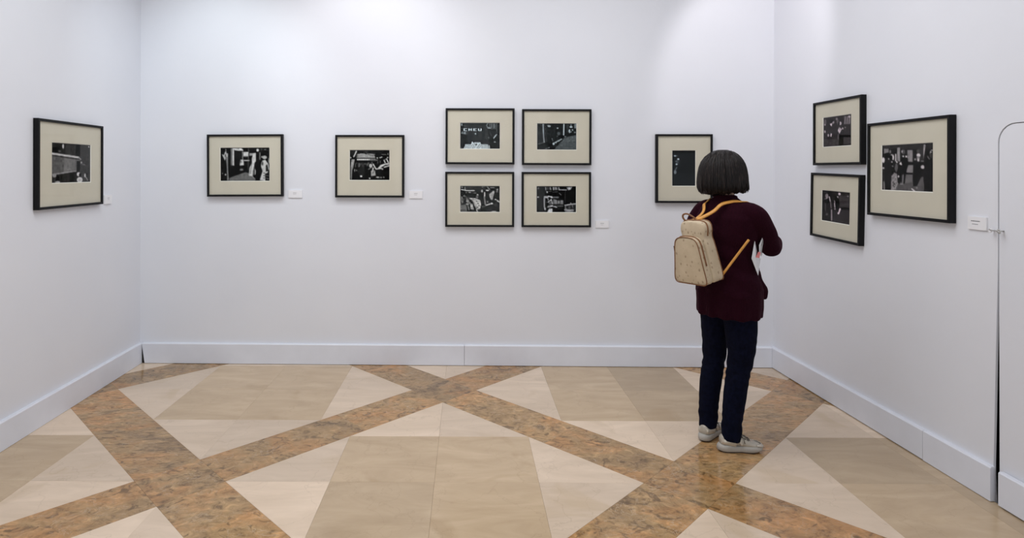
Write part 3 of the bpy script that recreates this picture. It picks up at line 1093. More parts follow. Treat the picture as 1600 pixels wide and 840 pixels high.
def print_van():
    p = Paint([(82, 105), (1065, 105), (1060, 748), (90, 748)], bg=.06, seed=7)
    p.R(200, 110, 280, 740, .09).E(125, 160, 22, 36, .45).E(120, 375, 24, 18, .85).E(115, 470, 12, 26, .45).R(100, 420, 240, 740, .10)
    for x, w in ((305, 20), (345, 16), (390, 14), (425, 20), (500, 30), (545, 24), (580, 20), (635, 24)):
        p.L(x, 135, x + 8, 190, w, .75 if w > 18 else .5)
    p.L(640, 190, 830, 195, 18, .85).P([(830, 130), (980, 110), (930, 190), (870, 205)], .6).E(900, 160, 24, 24, .85).E(345, 250, 16, 24, .9).L(380, 230, 450, 230, 16, .4).L(490, 250, 600, 240, 22, .3).L(645, 275, 695, 320, 16, .5)
    p.L(800, 220, 790, 520, 8, .4).R(810, 220, 1060, 540, .08)
    p.R(265, 350, 480, 400, .72).R(490, 360, 640, 400, .42).L(380, 350, 480, 385, 24, .9).L(275, 400, 280, 620, 34, .62).E(295, 665, 20, 34, .8)
    p.E(405, 400, 34, 30, .1).L(360, 400, 380, 450, 16, .8).L(370, 500, 450, 440, 26, .88).L(450, 430, 480, 540, 26, .8).P([(400, 470), (460, 460), (460, 560), (380, 560)], .35).E(330, 510, 34, 60, .1)
    p.P([(370, 590), (500, 570), (600, 620), (590, 640), (480, 610), (360, 640)], .82).E(400, 610, 44, 24, .6).P([(400, 660), (480, 660), (490, 748), (350, 748)], .86).E(420, 680, 16, 10, .6)
    p.R(500, 415, 745, 550, .12)
    for k, x in enumerate((515, 545, 567, 592)):
        p.L(x, 430 + k * 10, x, 540, 14, .85)
    glyph(p, 'A', 620, 452, 36, 92, .85)
    for x in (688, 710, 735):
        p.L(x, 460, x, 545, 13, .88)
    p.R(490, 560, 745, 600, .2).L(610, 605, 740, 600, 14, .55).R(480, 640, 745, 748, .10).L(540, 650, 740, 640, 10, .25)
    p.P([(785, 570), (900, 545), (1060, 530), (1060, 748), (790, 748)], .45).L(785, 575, 1060, 535, 20, .8).E(935, 525, 14, 12, .9).P([(820, 590), (960, 570), (990, 680), (860, 680), (810, 640)], .16)
    p.E(900, 630, 26, 40, .3).R(990, 570, 1060, 748, .18).L(790, 690, 990, 700, 40, .62).E(880, 715, 60, 14, .75)
    return p


def print_dark():
    p = Paint([(132, 108), (552, 108), (548, 762), (128, 762)], bg=.15, seed=8, w=60, h=90, grain=.012)
    p.R(132, 540, 552, 762, .175).R(132, 108, 552, 135, .06).R(160, 160, 552, 330, .16)
    p.E(182, 206, 22, 14, .75).E(215, 203, 18, 7, .4).E(240, 268, 18, 17, .88).E(230, 310, 34, 34, .32).E(195, 308, 16, 14, .4).E(208, 362, 18, 16, .8)
    p.L(210, 420, 175, 490, 20, .42).E(182, 510, 24, 36, .5).E(260, 330, 20, 50, .2).E(280, 530, 30, 12, .24).E(430, 510, 40, 18, .19)
    return p


def print_speaker():
    p = Paint([(105, 188), (650, 100), (650, 712), (105, 752)], bg=.20, seed=9, w=84, h=60, grain=.02)
    p.E(140, 270, 26, 60, .36).E(135, 320, 14, 18, .65).P([(235, 300), (285, 285), (270, 350)], .93).E(305, 268, 22, 26, .6).E(270, 240, 36, 26, .1)
    p.E(375, 200, 20, 24, .5).E(395, 255, 26, 40, .36).E(445, 285, 22, 36, .75).E(420, 280, 14, 40, .12)
    p.P([(425, 355), (470, 400), (430, 490), (395, 430)], .82).L(430, 370, 440, 420, 10, .3).E(490, 385, 14, 20, .7).E(540, 365, 14, 14, .5).L(405, 510, 405, 610, 26, .38)
    p.E(135, 455, 14, 26, .75).E(205, 525, 18, 26, .7).P([(255, 485), (280, 490), (265, 555), (248, 540)], .9)
    p.R(510, 140, 650, 300, .3)
    for x in (540, 580, 620):
        p.L(x, 150, x - 8, 290, 14, .6)
    p.E(615, 150, 20, 22, .75).R(420, 515, 650, 715, .05).R(505, 555, 645, 700, .24).P([(105, 600), (410, 600), (410, 752), (105, 752)], .25)
    return p


def print_waiter():
    p = Paint([(105, 105), (662, 125), (642, 765), (85, 695)], bg=.14, seed=10, w=84, h=60, grain=.02)
    p.P([(440, 190), (660, 190), (655, 420), (440, 420)], .24).R(460, 430, 650, 465, .03).P([(330, 500), (650, 470), (640, 765), (320, 730)], .20)
    p.E(200, 215, 34, 46, .55).L(155, 285, 205, 255, 22, .6).L(250, 230, 272, 330, 22, .78).L(275, 330, 285, 440, 26, .4).L(293, 490, 292, 690, 30, .55)
    p.E(175, 320, 50, 40, .06).L(165, 360, 165, 500, 26, .3).E(190, 580, 26, 26, .32)
    p.P([(350, 200), (440, 190), (455, 380), (400, 480), (340, 330)], .03).E(457, 162, 24, 24, .92).P([(400, 205), (435, 210), (430, 250)], .88).L(350, 300, 365, 330, 18, .6).L(355, 350, 362, 430, 22, .7).E(362, 465, 18, 16, .6)
    p.L(465, 460, 430, 550, 34, .88).L(440, 440, 420, 520, 20, .08).E(620, 195, 14, 9, .6).E(240, 205, 14, 16, .05)
    return p


def print_crowd():
    p = Paint([(78, 118), (815, 60), (815, 775), (78, 750)], bg=.14, seed=11, w=112, h=80, grain=.025)
    p.P([(280, 640), (800, 640), (800, 775), (200, 775)], .34).P([(78, 120), (815, 62), (815, 140), (78, 170)], .20)
    p.R(105, 160, 180, 230, .5).R(310, 140, 355, 330, .55).L(290, 240, 290, 330, 22, .75).L(335, 150, 345, 330, 26, .6)
    p.R(465, 170, 540, 345, .55).R(540, 170, 555, 640, .15).L(705, 100, 675, 320, 26, .65).R(640, 130, 690, 330, .22)
    p.R(450, 390, 545, 500, .52).R(430, 525, 540, 650, .42).R(610, 560, 690, 690, .38).R(440, 500, 545, 525, .06)
    p.P([(260, 500), (310, 520), (330, 660), (280, 760), (210, 750), (215, 620), (240, 540)], .55)
    dabs(p, 4, 60, 215, 560, 300, 750, 4, 10, .15, .75)
    p.E(165, 270, 56, 54, .07).P([(110, 290), (215, 290), (225, 500), (215, 755), (125, 755), (115, 520)], .13)
    p.E(95, 325, 22, 40, .85).E(95, 440, 18, 14, .75).L(90, 480, 95, 640, 26, .2).L(105, 640, 110, 750, 26, .5).E(180, 305, 9, 14, .6)
    p.L(225, 250, 250, 320, 24, .9).E(245, 280, 20, 40, .8).E(225, 290, 16, 40, .08).R(230, 320, 260, 520, .06).E(232, 348, 12, 12, .7).E(243, 410, 14, 9, .6).E(308, 348, 13, 14, .8).E(205, 200, 14, 24, .45).E(235, 560, 12, 16, .6)
    p.E(300, 430, 24, 60, .35).P([(360, 270), (470, 290), (480, 380), (450, 480), (425, 660), (395, 660), (380, 500), (350, 670), (320, 650), (310, 480), (355, 360)], .09)
    p.E(405, 200, 26, 34, .35).E(385, 195, 10, 18, .7).E(403, 264, 13, 12, .85).E(447, 266, 13, 14, .88).P([(350, 360), (372, 345), (385, 395), (345, 380)], .88).E(333, 557, 12, 16, .8).L(400, 540, 395, 650, 24, .45).E(375, 668, 26, 10, .55)
    p.L(470, 360, 600, 370, 40, .10)
    p.P([(560, 340), (600, 310), (650, 340), (675, 470), (660, 560), (600, 690), (545, 700), (545, 560), (555, 450)], .11).E(620, 195, 24, 40, .3).E(622, 245, 27, 26, .85).E(618, 285, 20, 26, .6).P([(600, 310), (630, 290), (635, 330), (612, 340)], .8).E(575, 305, 14, 16, .55)
    p.E(680, 415, 26, 26, .85).L(660, 330, 690, 330, 12, .55).L(530, 735, 570, 770, 18, .88).E(600, 720, 14, 14, .5)
    p.P([(740, 230), (815, 220), (815, 775), (700, 775), (700, 560), (700, 400), (720, 320)], .12).E(775, 195, 22, 16, .75).L(795, 168, 815, 168, 12, .8).E(760, 190, 20, 24, .12).L(745, 260, 770, 300, 14, .45).E(790, 250, 20, 36, .25)
    return p


def print_mesh(p, w, h, tint):
    """one small quad per grain of the picture, coloured through a colour attribute."""
    g = p.values()
    H, W = g.shape
    xs = np.linspace(0, w, W + 1)
    zs = np.linspace(h, 0, H + 1)
    Xg, Zg = np.meshgrid(xs, zs)
    verts = np.stack([Xg.ravel(), np.zeros(Xg.size), Zg.ravel()], 1)
    i, j = np.meshgrid(np.arange(H), np.arange(W), indexing='ij')
    a = (i * (W + 1) + j).ravel()
    faces = np.stack([a, a + W + 1, a + W + 2, a + 1], 1)
    me = bpy.data.meshes.new('print')
    me.from_pydata(verts.tolist(), [], faces.tolist())
    col = me.color_attributes.new('print', 'FLOAT_COLOR', 'POINT')
    gp = np.pad(g, 1, mode='edge')
    vg = (gp[:-1, :-1] + gp[1:, :-1] + gp[:-1, 1:] + gp[1:, 1:]) / 4
    lin = (vg.ravel() ** 2.2)[:, None] * np.array(tint)[None, :]
    col.data.foreach_set('color', np.concatenate([lin, np.ones((len(lin), 1))], 1).astype(np.float32).ravel())
    return me


def picture(wall, s, z, w, h, win, painter, label, depth=0.036, tilt=0.0, m=0.016, tint=(1, 1, 1), group=None):
    """framed print; s,z = lower left corner of the frame on the wall, win = print window (s0,z0,s1,z1)."""
    cx, cz = s + w / 2, z + h / 2
    root = empty('picture_frame', mat=wall @ Matrix.Translation((cx, 0, cz)) @ Matrix.Rotation(tilt, 4, 'Y'))
    hw, hh = w / 2, h / 2
    # moulding, mitred: back, outer front, front lip, rebate
    bm = bmesh.new()
    prof = [(0.0, -0.002), (0.0, -depth + 0.002), (0.002, -depth), (m - 0.002, -depth), (m, -depth + 0.002), (m, -depth + 0.009), (m - 0.005, -depth + 0.009), (m - 0.005, -0.002)]
    loops = []
    for (i, y) in prof:
        loops.append([bm.verts.new((sx * (hw - i), y, sz * (hh - i))) for sx, sz in ((-1, -1), (1, -1), (1, 1), (-1, 1))])
    k = len(prof)
    for q in range(k):
        A, B = loops[q], loops[(q + 1) % k]
        for c in range(4):
            bm.faces.new((A[c], A[(c + 1) % 4], B[(c + 1) % 4], B[c]))
    bm_obj('moulding', bm, M['frame'], root)
    # cream mat with a bevelled window
    x0, z0, x1, z1 = win[0] - cx, win[1] - cz, win[2] - cx, win[3] - cz
    b = 0.004                                     # bevel, and a thin margin of the print's paper
    i = m - 0.004
    ym = -depth + 0.0125
    bm = bmesh.new()

    def rect(a0, c0, a1, c1, y):
        return [bm.verts.new(p) for p in ((a0, y, c0), (a1, y, c0), (a1, y, c1), (a0, y, c1))]
    o = rect(-hw + i, -hh + i, hw - i, hh - i, ym)
    w1 = rect(x0 - b, z0 - b, x1 + b, z1 + b, ym)
    ob = rect(-hw + i, -hh + i, hw - i, hh - i, ym + 0.004)
    w2 = rect(x0 - 0.0005, z0 - 0.0005, x1 + 0.0005, z1 + 0.0005, ym + 0.003)
    fr_ = []
    for A, B in ((o, w1), (w1, w2), (w2, ob), (ob, o)):
        for c in range(4):
            f = bm.faces.new((A[c], A[(c + 1) % 4], B[(c + 1) % 4], B[c]))
            if A is w1:
                fr_.append(f)
    me_mat = M['mat']
    for f in fr_:
        f.material_index = 1
    mo = bm_obj('mat', bm, me_mat, root)
    mo.data.materials.append(M['core'])
    # print
    me = print_mesh(painter(), x1 - x0, z1 - z0, tint)
    po = link('print', me, M['print'], root)
    po.location = (x0, ym + 0.0031, z0)
    # glass and backing
    bm = bmesh.new()
    box(bm, -hw + m - 0.004, hw - m + 0.004, ym - 0.0025, ym - 0.0008, -hh + m - 0.004, hh - m + 0.004)
    bm_obj('glass', bm, M['glass'], root)
    bm = bmesh.new()
    box(bm, -hw + m - 0.005, hw - m + 0.005, ym + 0.0045, -0.003, -hh + m - 0.005, hh - m + 0.005)
    bm_obj('backing_board', bm, M['backing'], root)
    tag(root, label, 'picture', group)
    return root


GQ = 'black framed photographs on the gallery walls'
warm, cool, plum = (1.0, 0.97, 0.99), (0.86, 1.0, 1.08), (1.08, 0.92, 1.02)
picture(WL, 5.5145, 1.3095, 0.687, 0.551, (5.6605, 1.470, 6.0665, 1.7205), print_carriage,
        'black framed photograph of a pale carriage side, alone on the left wall', 0.034, tint=warm, group=GQ)
picture(WB, 0.5545, 1.341, 0.610, 0.4965, (0.660, 1.4665, 1.0532, 1.7305), print_fair,
        'black framed photograph of white-clad figures, leftmost on the back wall', 0.036, tilt=-0.006, group=GQ)
picture(WB, 1.5845, 1.336, 0.550, 0.4975, (1.6997, 1.4753, 2.016, 1.7128), print_square,
        'black framed photograph of a crowded square, second from left on the back wall', 0.036, group=GQ)
picture(WB, 2.4642, 1.6015, 0.547, 0.444, (2.5814, 1.7258, 2.8948, 1.930), print_shop,
        'black framed photograph with white shop letters, upper left of the block of four', 0.036, tint=cool, tilt=0.002, group=GQ)
picture(WB, 3.0718, 1.5965, 0.547, 0.442, (3.192, 1.719, 3.5013, 1.9255), print_kerb,
        'black framed photograph of a dark street with white kerb, upper right of the four', 0.036, tint=cool, tilt=0.002, group=GQ)
picture(WB, 2.4625, 1.1046, 0.547, 0.4375, (2.582, 1.2237, 2.8948, 1.4287), print_market,
        'black framed photograph of a busy market crowd, lower left of the block of four', 0.036, group=GQ)
picture(WB, 3.0695, 1.1045, 0.547, 0.437, (3.1886, 1.2234, 3.499, 1.428), print_van,
        'black framed photograph of a lettered van, lower right of the block of four', 0.036, tint=(.97, .99, 1.06), group=GQ)
picture(WB, 4.127, 1.299, 0.444, 0.5425, (4.2586, 1.4347, 4.438, 1.712), print_dark,
        'upright black framed photograph, nearly all dark, partly behind the woman', 0.036, tint=(.86, 1.0, 1.14), group=GQ)
picture(WR, 0.572, 1.5925, 0.498, 0.4315, (0.6702, 1.717, 0.9555, 1.913), print_speaker,
        'black framed photograph, upper of the two smaller ones stacked on the right wall', 0.036, tint=plum, group=GQ)
picture(WR, 0.5437, 1.0953, 0.513, 0.4395, (0.6565, 1.2145, 0.943, 1.418), print_waiter,
        'black framed photograph hanging slightly askew, lower of the two smaller ones on the right wall', 0.036, tilt=0.026, tint=plum, group=GQ)
picture(WR, 1.1256, 1.2885, 0.608, 0.550, (1.2360, 1.4435, 1.610, 1.7015), print_crowd,
        'large black framed photograph of dark suited people, nearest the door on the right wall', 0.038, tint=(1.03, .96, 1.0), group=GQ)

# ---------------------------------------------------------------- label cards


def label_card(wall, s0, z0, s1, z1, label, lines, t=0.008, tilt=0.0):
    w, h = s1 - s0, z1 - z0
    root = empty('label_card', mat=wall @ Matrix.Translation(((s0 + s1) / 2, 0, (z0 + z1) / 2)) @ Matrix.Rotation(tilt, 4, 'Y'))
    bm = bmesh.new()
    box(bm, -w / 2, w / 2, -t, -0.0006, -h / 2, h / 2)
    bm_obj('card', bm, M['card'], root)
    bm = bmesh.new()
    r = random.Random(label)
    for (a, b, zz, th) in lines:                  # lines of print too small to read: broken dashes
        x = a
        while x < b:
            l = min(r.uniform(0.0035, 0.011), b - x)
            box(bm, -w / 2 + x * 1.0, -w / 2 + x + l, -t - 0.0004, -t + 0.0001, h / 2 - zz - th, h / 2 - zz)
            x += l + 0.0016
    bm_obj('lettering', bm, M['ink'], root)
    tag(root, label, 'label', 'white label cards beside the pictures')


TXT = [(0.038, 0.066, 0.020, 0.0028), (0.040, 0.062, 0.032, 0.0016)]
label_card(WL, 6.2625, 1.3045, 6.3585, 1.3685, 'small white label card on the left wall, beside the carriage photograph', TXT)
label_card(WB, 1.203, 1.3313, 1.3135, 1.3914, 'small white label card right of the leftmost picture on the back wall', TXT)
label_card(WB, 2.1745, 1.3289, 2.280, 1.3887, 'small white label card right of the crowded square photograph', TXT)
label_card(WB, 3.658, 1.0996, 3.7625, 1.1556, 'small white label card at the lower right of the block of four', TXT)
label_card(WR, 1.8085, 1.2685, 1.9122, 1.331, 'small white label card on the right wall, between the large picture and the door',
           [(0.020, 0.070, 0.019, 0.0042), (0.026, 0.060, 0.035, 0.0028)])
# ---------------------------------------------------------------- the visitor
# local axes: r = to her right, f = the way she faces, z = up; base between the feet
TH = math.radians(60)
FW = Vector((math.sin(TH), math.cos(TH), 0))
RT = Vector((math.cos(TH), -math.sin(TH), 0))
UP = Vector((0, 0, 1))
BASE = Vector((1.48, 3.43, 0))


def L_(r, f, z):
    return RT * r + FW * f + UP * z


def body_rings(bm, rows, seg=32):
    """rows: (r, f, z, half width, half depth front, half depth back, squareness)"""
    rings = []
    for (r, f, z, a, bf, bk, sq) in rows:
        ring = []
        for k in range(seg):
            t = 2 * math.pi * k / seg
            c, s = math.cos(t), math.sin(t)
            e = 2.0 / sq
            x = a * math.copysign(abs(c) ** e, c)
            y = (bf if s > 0 else bk) * math.copysign(abs(s) ** e, s)
            ring.append(L_(r + x, f + y, z))
        rings.append(ring)
    ring_loft(bm, rings)


def limb(bm, pts, radii, seg=18, sub=5, rounded=True):
    P = catmull([L_(*p) for p in pts], sub)
    rr = catmull([(r, 0, 0) for r in radii], sub)
    tube(bm, P, [v.x for v in rr], seg, rounded=rounded)


def hand(bm, wrist, d, palm_n, side, curl=1.0, scale=1.0):
    """palm, four unequal fingers bent at the knuckles and a thumb; vectors are world directions."""
    d, n, s = d.normalized(), palm_n.normalized(), side.normalized()
    k = scale
    rings = []
    for (t, w, h) in ((0.0, .022, .016), (.03, .034, .015), (.065, .039, .013), (.088, .036, .010)):
        c = wrist + d * t * k + n * 0.002
        rings.append([c + s * (w * k * math.cos(a)) + n * (h * k * math.sin(a)) for a in (2 * math.pi * q / 14 for q in range(14))])
    ring_loft(bm, rings)
    for off, ln in ((.031, .92), (.0105, 1.0), (-.0105, .94), (-.031, .76)):
        p = wrist + d * (.078 * k) + s * off * k
        ang = math.radians(18) * curl
        pts = [p]
        for seg_l, add in ((.040, 32), (.026, 38), (.020, 20)):
            dirn = d * math.cos(ang) + n * math.sin(ang)
            p = p + dirn * seg_l * ln * k
            pts.append(p)
            ang += math.radians(add) * curl
        tube(bm, catmull(pts, 3), [r * k for r in np.linspace(.0080, .0062, 10)], 10, rounded=True)
    p = wrist + d * .022 * k + s * .030 * k
    pts = [p]
    for seg_l, (a, b, c) in ((.038, (.62, .66, .30)), (.030, (.80, .35, .45)), (.022, (.86, .05, .55))):
        p = p + (d * a + s * b + n * c).normalized() * seg_l * k
        pts.append(p)
    tube(bm, catmull(pts, 3), [r * k for r in np.linspace(.0115, .0080, 10)], 10, rounded=True)


R_SH, R_EL, R_WR = (.140, .010, 1.302), (.148, .138, 1.130), (.045, .325, 1.150)
L_SH, L_EL, L_WR = (-.145, .0, 1.302), (-.235, -.030, 1.100), (-.090, .190, 1.120)
HEAD_C = (-.035, .0, 1.545)
HT = math.radians(44)
HF = Vector((math.sin(HT), math.cos(HT), 0))
HR = Vector((math.cos(HT), -math.sin(HT), 0))
HC = L_(*HEAD_C)


def H_(r, f, z):
    return HC + HR * r + HF * f + UP * z


def V(p):
    return L_(*p)


# --- body: one continuous skin
bm = bmesh.new()
body_rings(bm, [(0, 0, .80, .13, .09, .09, 2.2), (0, 0, .88, .155, .10, .105, 2.2), (0, 0, .98, .14, .095, .09, 2.2), (0, 0, 1.08, .13, .095, .085, 2.2),
                (0, 0, 1.20, .145, .105, .09, 2.2), (0, 0, 1.28, .14, .085, .08, 2.3), (0, -.005, 1.32, .115, .06, .060, 2.2), (0, -.008, 1.352, .085, .05, .055, 2.2), (-.01, -.01, 1.385, .065, .05, .05, 2)])
limb(bm, [(-.012, -.015, 1.36), (-.025, -.010, 1.43), (-.033, -.002, 1.49)], [.055, .050, .052])
# head: cranium, face and jaw
ellipsoid(bm, H_(0, -.012, .030), .074, .094, .090, ax=(HR, HF, UP))
ellipsoid(bm, H_(0, .018, -.022), .062, .072, .092, ax=(HR, HF, UP))
ellipsoid(bm, H_(0, .050, -.085), .034, .034, .028, ax=(HR, HF, UP))
tube(bm, [H_(0, .082, .012), H_(0, .092, -.008), H_(0, .105, -.026)], [.007, .009, .0115], 10, rounded=True)
for s in (-1, 1):
    ellipsoid(bm, H_(.009 * s, .093, -.029), .008, .009, .007, 10, 8, ax=(HR, HF, UP))
    ellipsoid(bm, H_(.028 * s, .078, .016), .021, .010, .007, 12, 8, ax=(HR, HF, UP))
    ellipsoid(bm, H_(.040 * s, .062, -.030), .020, .018, .020, 12, 8, ax=(HR, HF, UP))
    ellipsoid(bm, H_(.074 * s, -.006, -.012), .008, .018, .030, 12, 8, ax=(HR, HF, UP))
    ellipsoid(bm, H_(.078 * s, -.010, .002), .008, .014, .016, 10, 8, ax=(HR, HF, UP))
# arms
limb(bm, [R_SH, (.166, .078, 1.225), R_EL], [.040, .038, .034])
limb(bm, [R_EL, (.110, .240, 1.140), R_WR], [.036, .034, .023])
limb(bm, [L_SH, (-.210, -.012, 1.21), L_EL], [.040, .038, .034])
limb(bm, [L_EL, (-.170, .085, 1.108), L_WR], [.036, .034, .023])
dR = (V(R_WR) - V(R_EL)).normalized()
hand(bm, V(R_WR) - dR * .006, dR, -RT * .75 + FW * -.3 + UP * -.1, UP, 1.1, .95)
dL = (V(L_WR) - V(L_EL)).normalized()
hand(bm, V(L_WR) - dL * .006, dL, RT * .6 - FW * .45, UP, 1.0, .95)
# legs and feet
limb(bm, [(-.085, 0, .86), (-.103, .018, .66), (-.115, .02, .47), (-.123, .0, .30), (-.125, -.02, .085)], [.078, .066, .050, .048, .034])
limb(bm, [(.082, -.005, .86), (.074, .006, .66), (.062, .012, .47), (.052, -.015, .30), (.046, -.042, .085)], [.078, .066, .050, .048, .034])
FOOT_R = (math.radians(91), (.040, -.040))      # heading of the shoe, ankle position
FOOT_L = (math.radians(47), (-.127, -.020))
for hd, (r, f) in (FOOT_R, FOOT_L):
    d = Vector((math.sin(hd), math.cos(hd), 0))
    a = L_(r, f, 0)
    tube(bm, [a - d * .030 + UP * .062, a + d * .03 + UP * .062, a + d * .09 + UP * .048, a + d * .125 + UP * .042], [.020, .023, .018, .012], 14, rounded=True)
me = remeshed('person', bm, .0036, 4, .5)
person = link('person', me, M['skin'], None, True)
person.location = BASE
tag(person, 'dark-haired woman seen from behind in burgundy cardigan and dark jeans, studying the pictures', 'person')

# eyes and lips
for s in (-1, 1):
    bm = bmesh.new()
    ellipsoid(bm, H_(.029 * s, .077, .004), .0115, .009, .0075, 16, 10, ax=(HR, HF, UP))
    ey = bm_obj('eye', bm, M['eye'], person, True)
    bm = bmesh.new()
    ellipsoid(bm, H_(.029 * s, .0845, .004), .0048, .0024, .0048, 14, 8, ax=(HR, HF, UP))
    bm_obj('iris', bm, M['iris'], ey, True)
    bm = bmesh.new()
    tube(bm, [H_(.014 * s, .089, .021), H_(.029 * s, .087, .026), H_(.044 * s, .076, .022)], [.0028, .0032, .0018], 7, rounded=True)
    bm_obj('eyebrow', bm, M['hair'], person, True)
bm = bmesh.new()
tube(bm, catmull([H_(-.022, .079, -.054), H_(-.009, .089, -.051), H_(0, .091, -.053), H_(.009, .089, -.051), H_(.022, .079, -.054)], 4),
     [.002] + [.0045] * 15 + [.002], 8, rounded=True)
tube(bm, catmull([H_(-.019, .080, -.058), H_(0, .090, -.061), H_(.019, .080, -.058)], 5), [.002] + [.0050] * 9 + [.002], 8, rounded=True)
bm_obj('lips', bm, M['lips'], person, True)



def coords(me):
    co = np.empty(len(me.vertices) * 3, np.float32)
    no = np.empty(len(me.vertices) * 3, np.float32)
    me.vertices.foreach_get('co', co)
    me.vertices.foreach_get('normal', no)
    return co.reshape(-1, 3).astype(float), no.reshape(-1, 3).astype(float)


def set_coords(me, co):
    me.vertices.foreach_set('co', co.astype(np.float32).ravel())
    me.update()


# --- jeans
bm = bmesh.new()
body_rings(bm, [(-.006, 0, .74, .154, .112, .112, 2.6), (-.004, 0, .82, .160, .120, .122, 2.3), (-.004, 0, .90, .158, .112, .112, 2.2), (-.008, 0, .95, .138, .100, .095, 2.2)])
# thigh, knee, calf and hem, with slight breaks in the cloth
limb(bm, [(-.090, 0, .80), (-.100, .012, .68), (-.112, .022, .56), (-.118, .024, .47), (-.121, .008, .38), (-.123, -.008, .28), (-.125, -.016, .17), (-.126, -.020, .072)],
     [.088, .081, .070, .063, .061, .058, .053, .051], 22, rounded=False)
limb(bm, [(.070, -.004, .80), (.070, .004, .68), (.068, .012, .56), (.056, .012, .47), (.051, -.004, .38), (.048, -.020, .28), (.045, -.034, .17), (.043, -.041, .062)],
     [.090, .086, .074, .064, .062, .059, .054, .051], 22, rounded=False)
me = remeshed('jeans', bm, .0062, 5, .5)
jeans = link('jeans', me, M['denim'], person, True)
# creases: gentle ripples behind the knee and above the hem
co, no = coords(me)
z = co[:, 2]
w = np.exp(-((z - .47) / .08) ** 2) * .0022 + np.exp(-((z - .13) / .06) ** 2) * .0020 + .0004
q = np.sin(z * 95 + co[:, 0] * 42 + co[:, 1] * 55 + 1.5 * np.sin(z * 31)) + .6 * np.sin(z * 41 - co[:, 0] * 60)
set_coords(me, co + no * (w * q)[:, None])

# --- cardigan
bm = bmesh.new()
body_rings(bm, [(-.004, .002, .742, .175, .142, .145, 2.3), (-.004, .004, .80, .178, .146, .149, 2.3), (-.004, .004, .88, .182, .145, .148, 2.3), (-.010, 0, .98, .166, .135, .132, 2.2),
                (-.013, 0, 1.06, .158, .135, .122, 2.2), (-.010, 0, 1.14, .164, .138, .122, 2.2), (-.006, 0, 1.22, .178, .135, .124, 2.3), (-.006, -.003, 1.29, .180, .115, .118, 2.4),
                (-.008, -.006, 1.335, .162, .088, .100, 2.3), (-.012, -.010, 1.372, .112, .068, .080, 2.1), (-.018, -.012, 1.400, .068, .058, .062, 2.0), (-.02, -.012, 1.414, .058, .052, .054, 2.0)])
limb(bm, [(.120, -.006, 1.325), (.154, .016, 1.298), (.166, .072, 1.226), (.160, .138, 1.128)], [.060, .062, .057, .051], 20)
limb(bm, [(.158, .140, 1.128), (.112, .238, 1.138), (.062, .312, 1.150)], [.050, .046, .034], 20)
limb(bm, [(-.135, 0.0, 1.328), (-.180, .0, 1.300), (-.222, -.016, 1.215), (-.240, -.030, 1.104)], [.062, .064, .058, .053], 20)
limb(bm, [(-.238, -.028, 1.102), (-.175, .082, 1.108), (-.100, .180, 1.120)], [.052, .047, .034], 20)
# open front edge flaring away from the hip
limb(bm, [(.070, .095, 1.01), (.076, .140, .93), (.078, .182, .865), (.078, .200, .838)], [.030, .034, .030, .018], 12)
limb(bm, [(-.07, .105, 1.02), (-.06, .140, .92), (-.06, .165, .83)], [.030, .030, .022], 12)
me = remeshed('sweater', bm, .0062, 5, .5)
sweater = link('sweater', me, M['knit'], person, True)
# soft folds at the waist and in the elbow, fluted hem
co, no = coords(me)
z = co[:, 2]
w = .0035 * np.exp(-((z - 1.0) / .13) ** 2) + .0026 * np.exp(-((z - .76) / .05) ** 2) + .0010
a = np.arctan2(co @ np.array(FW), co @ np.array(RT))
q = np.sin(z * 62 + a * 3) * np.where(z > .86, 1, .2) + np.where(z < .9, 1.2 * np.sin(a * 11 + 1), 0)
set_coords(me, co + no * (w * q)[:, None])
# ribbed collar and cuffs
bm = bmesh.new()
ring = [L_(-.021 + .060 * math.cos(a), -.012 + .055 * math.sin(a), 1.410 - .012 * max(0, math.sin(a))) for a in (2 * math.pi * k / 28 for k in range(29))]
tube(bm, ring, [.0085] * 29, 8, cap=False)
bm_obj('collar', bm, M['knit'], sweater, True)
for w, e in ((R_WR, R_EL), (L_WR, L_EL)):
    d = (V(w) - V(e)).normalized()
    bm = bmesh.new()
    tube(bm, [V(w) - d * .045, V(w) - d * .020, V(w) - d * .003], [.036, .034, .031], 18)
    bm_obj('cuff', bm, M['knit'], sweater, True)

# --- hair: chin-length bob, cap plus overlapping locks
def hair_r(z):
    """half width of the bob at height z over the head centre"""
    pts = [(-.138, .090), (-.128, .112), (-.115, .128), (-.09, .1375), (-.06, .1395), (-.02, .137), (.02, .130), (.05, .120), (.075, .105), (.10, .082), (.115, .060), (.125, .036), (.130, .0)]
    return .962 * float(np.interp(z, [p[0] for p in pts], [p[1] for p in pts]))


HAX, HAY = -.005, -.012


def hair_pt(a, z, k=1.0):
    """a = 0 at the back of the head, positive to her right"""
    r = hair_r(z) * k
    face = max(0.0, (abs(a) - 1.95) / 1.19)         # open in front of the face
    if face > 0 and z < .055:
        r = r * (1 - face) + .055 * face
    dep = .93 if abs(a) < 1.57 else .88
    x = math.sin(a) * r
    y = -math.cos(a) * r * dep
    return H_(HAX + x, HAY + y, z)


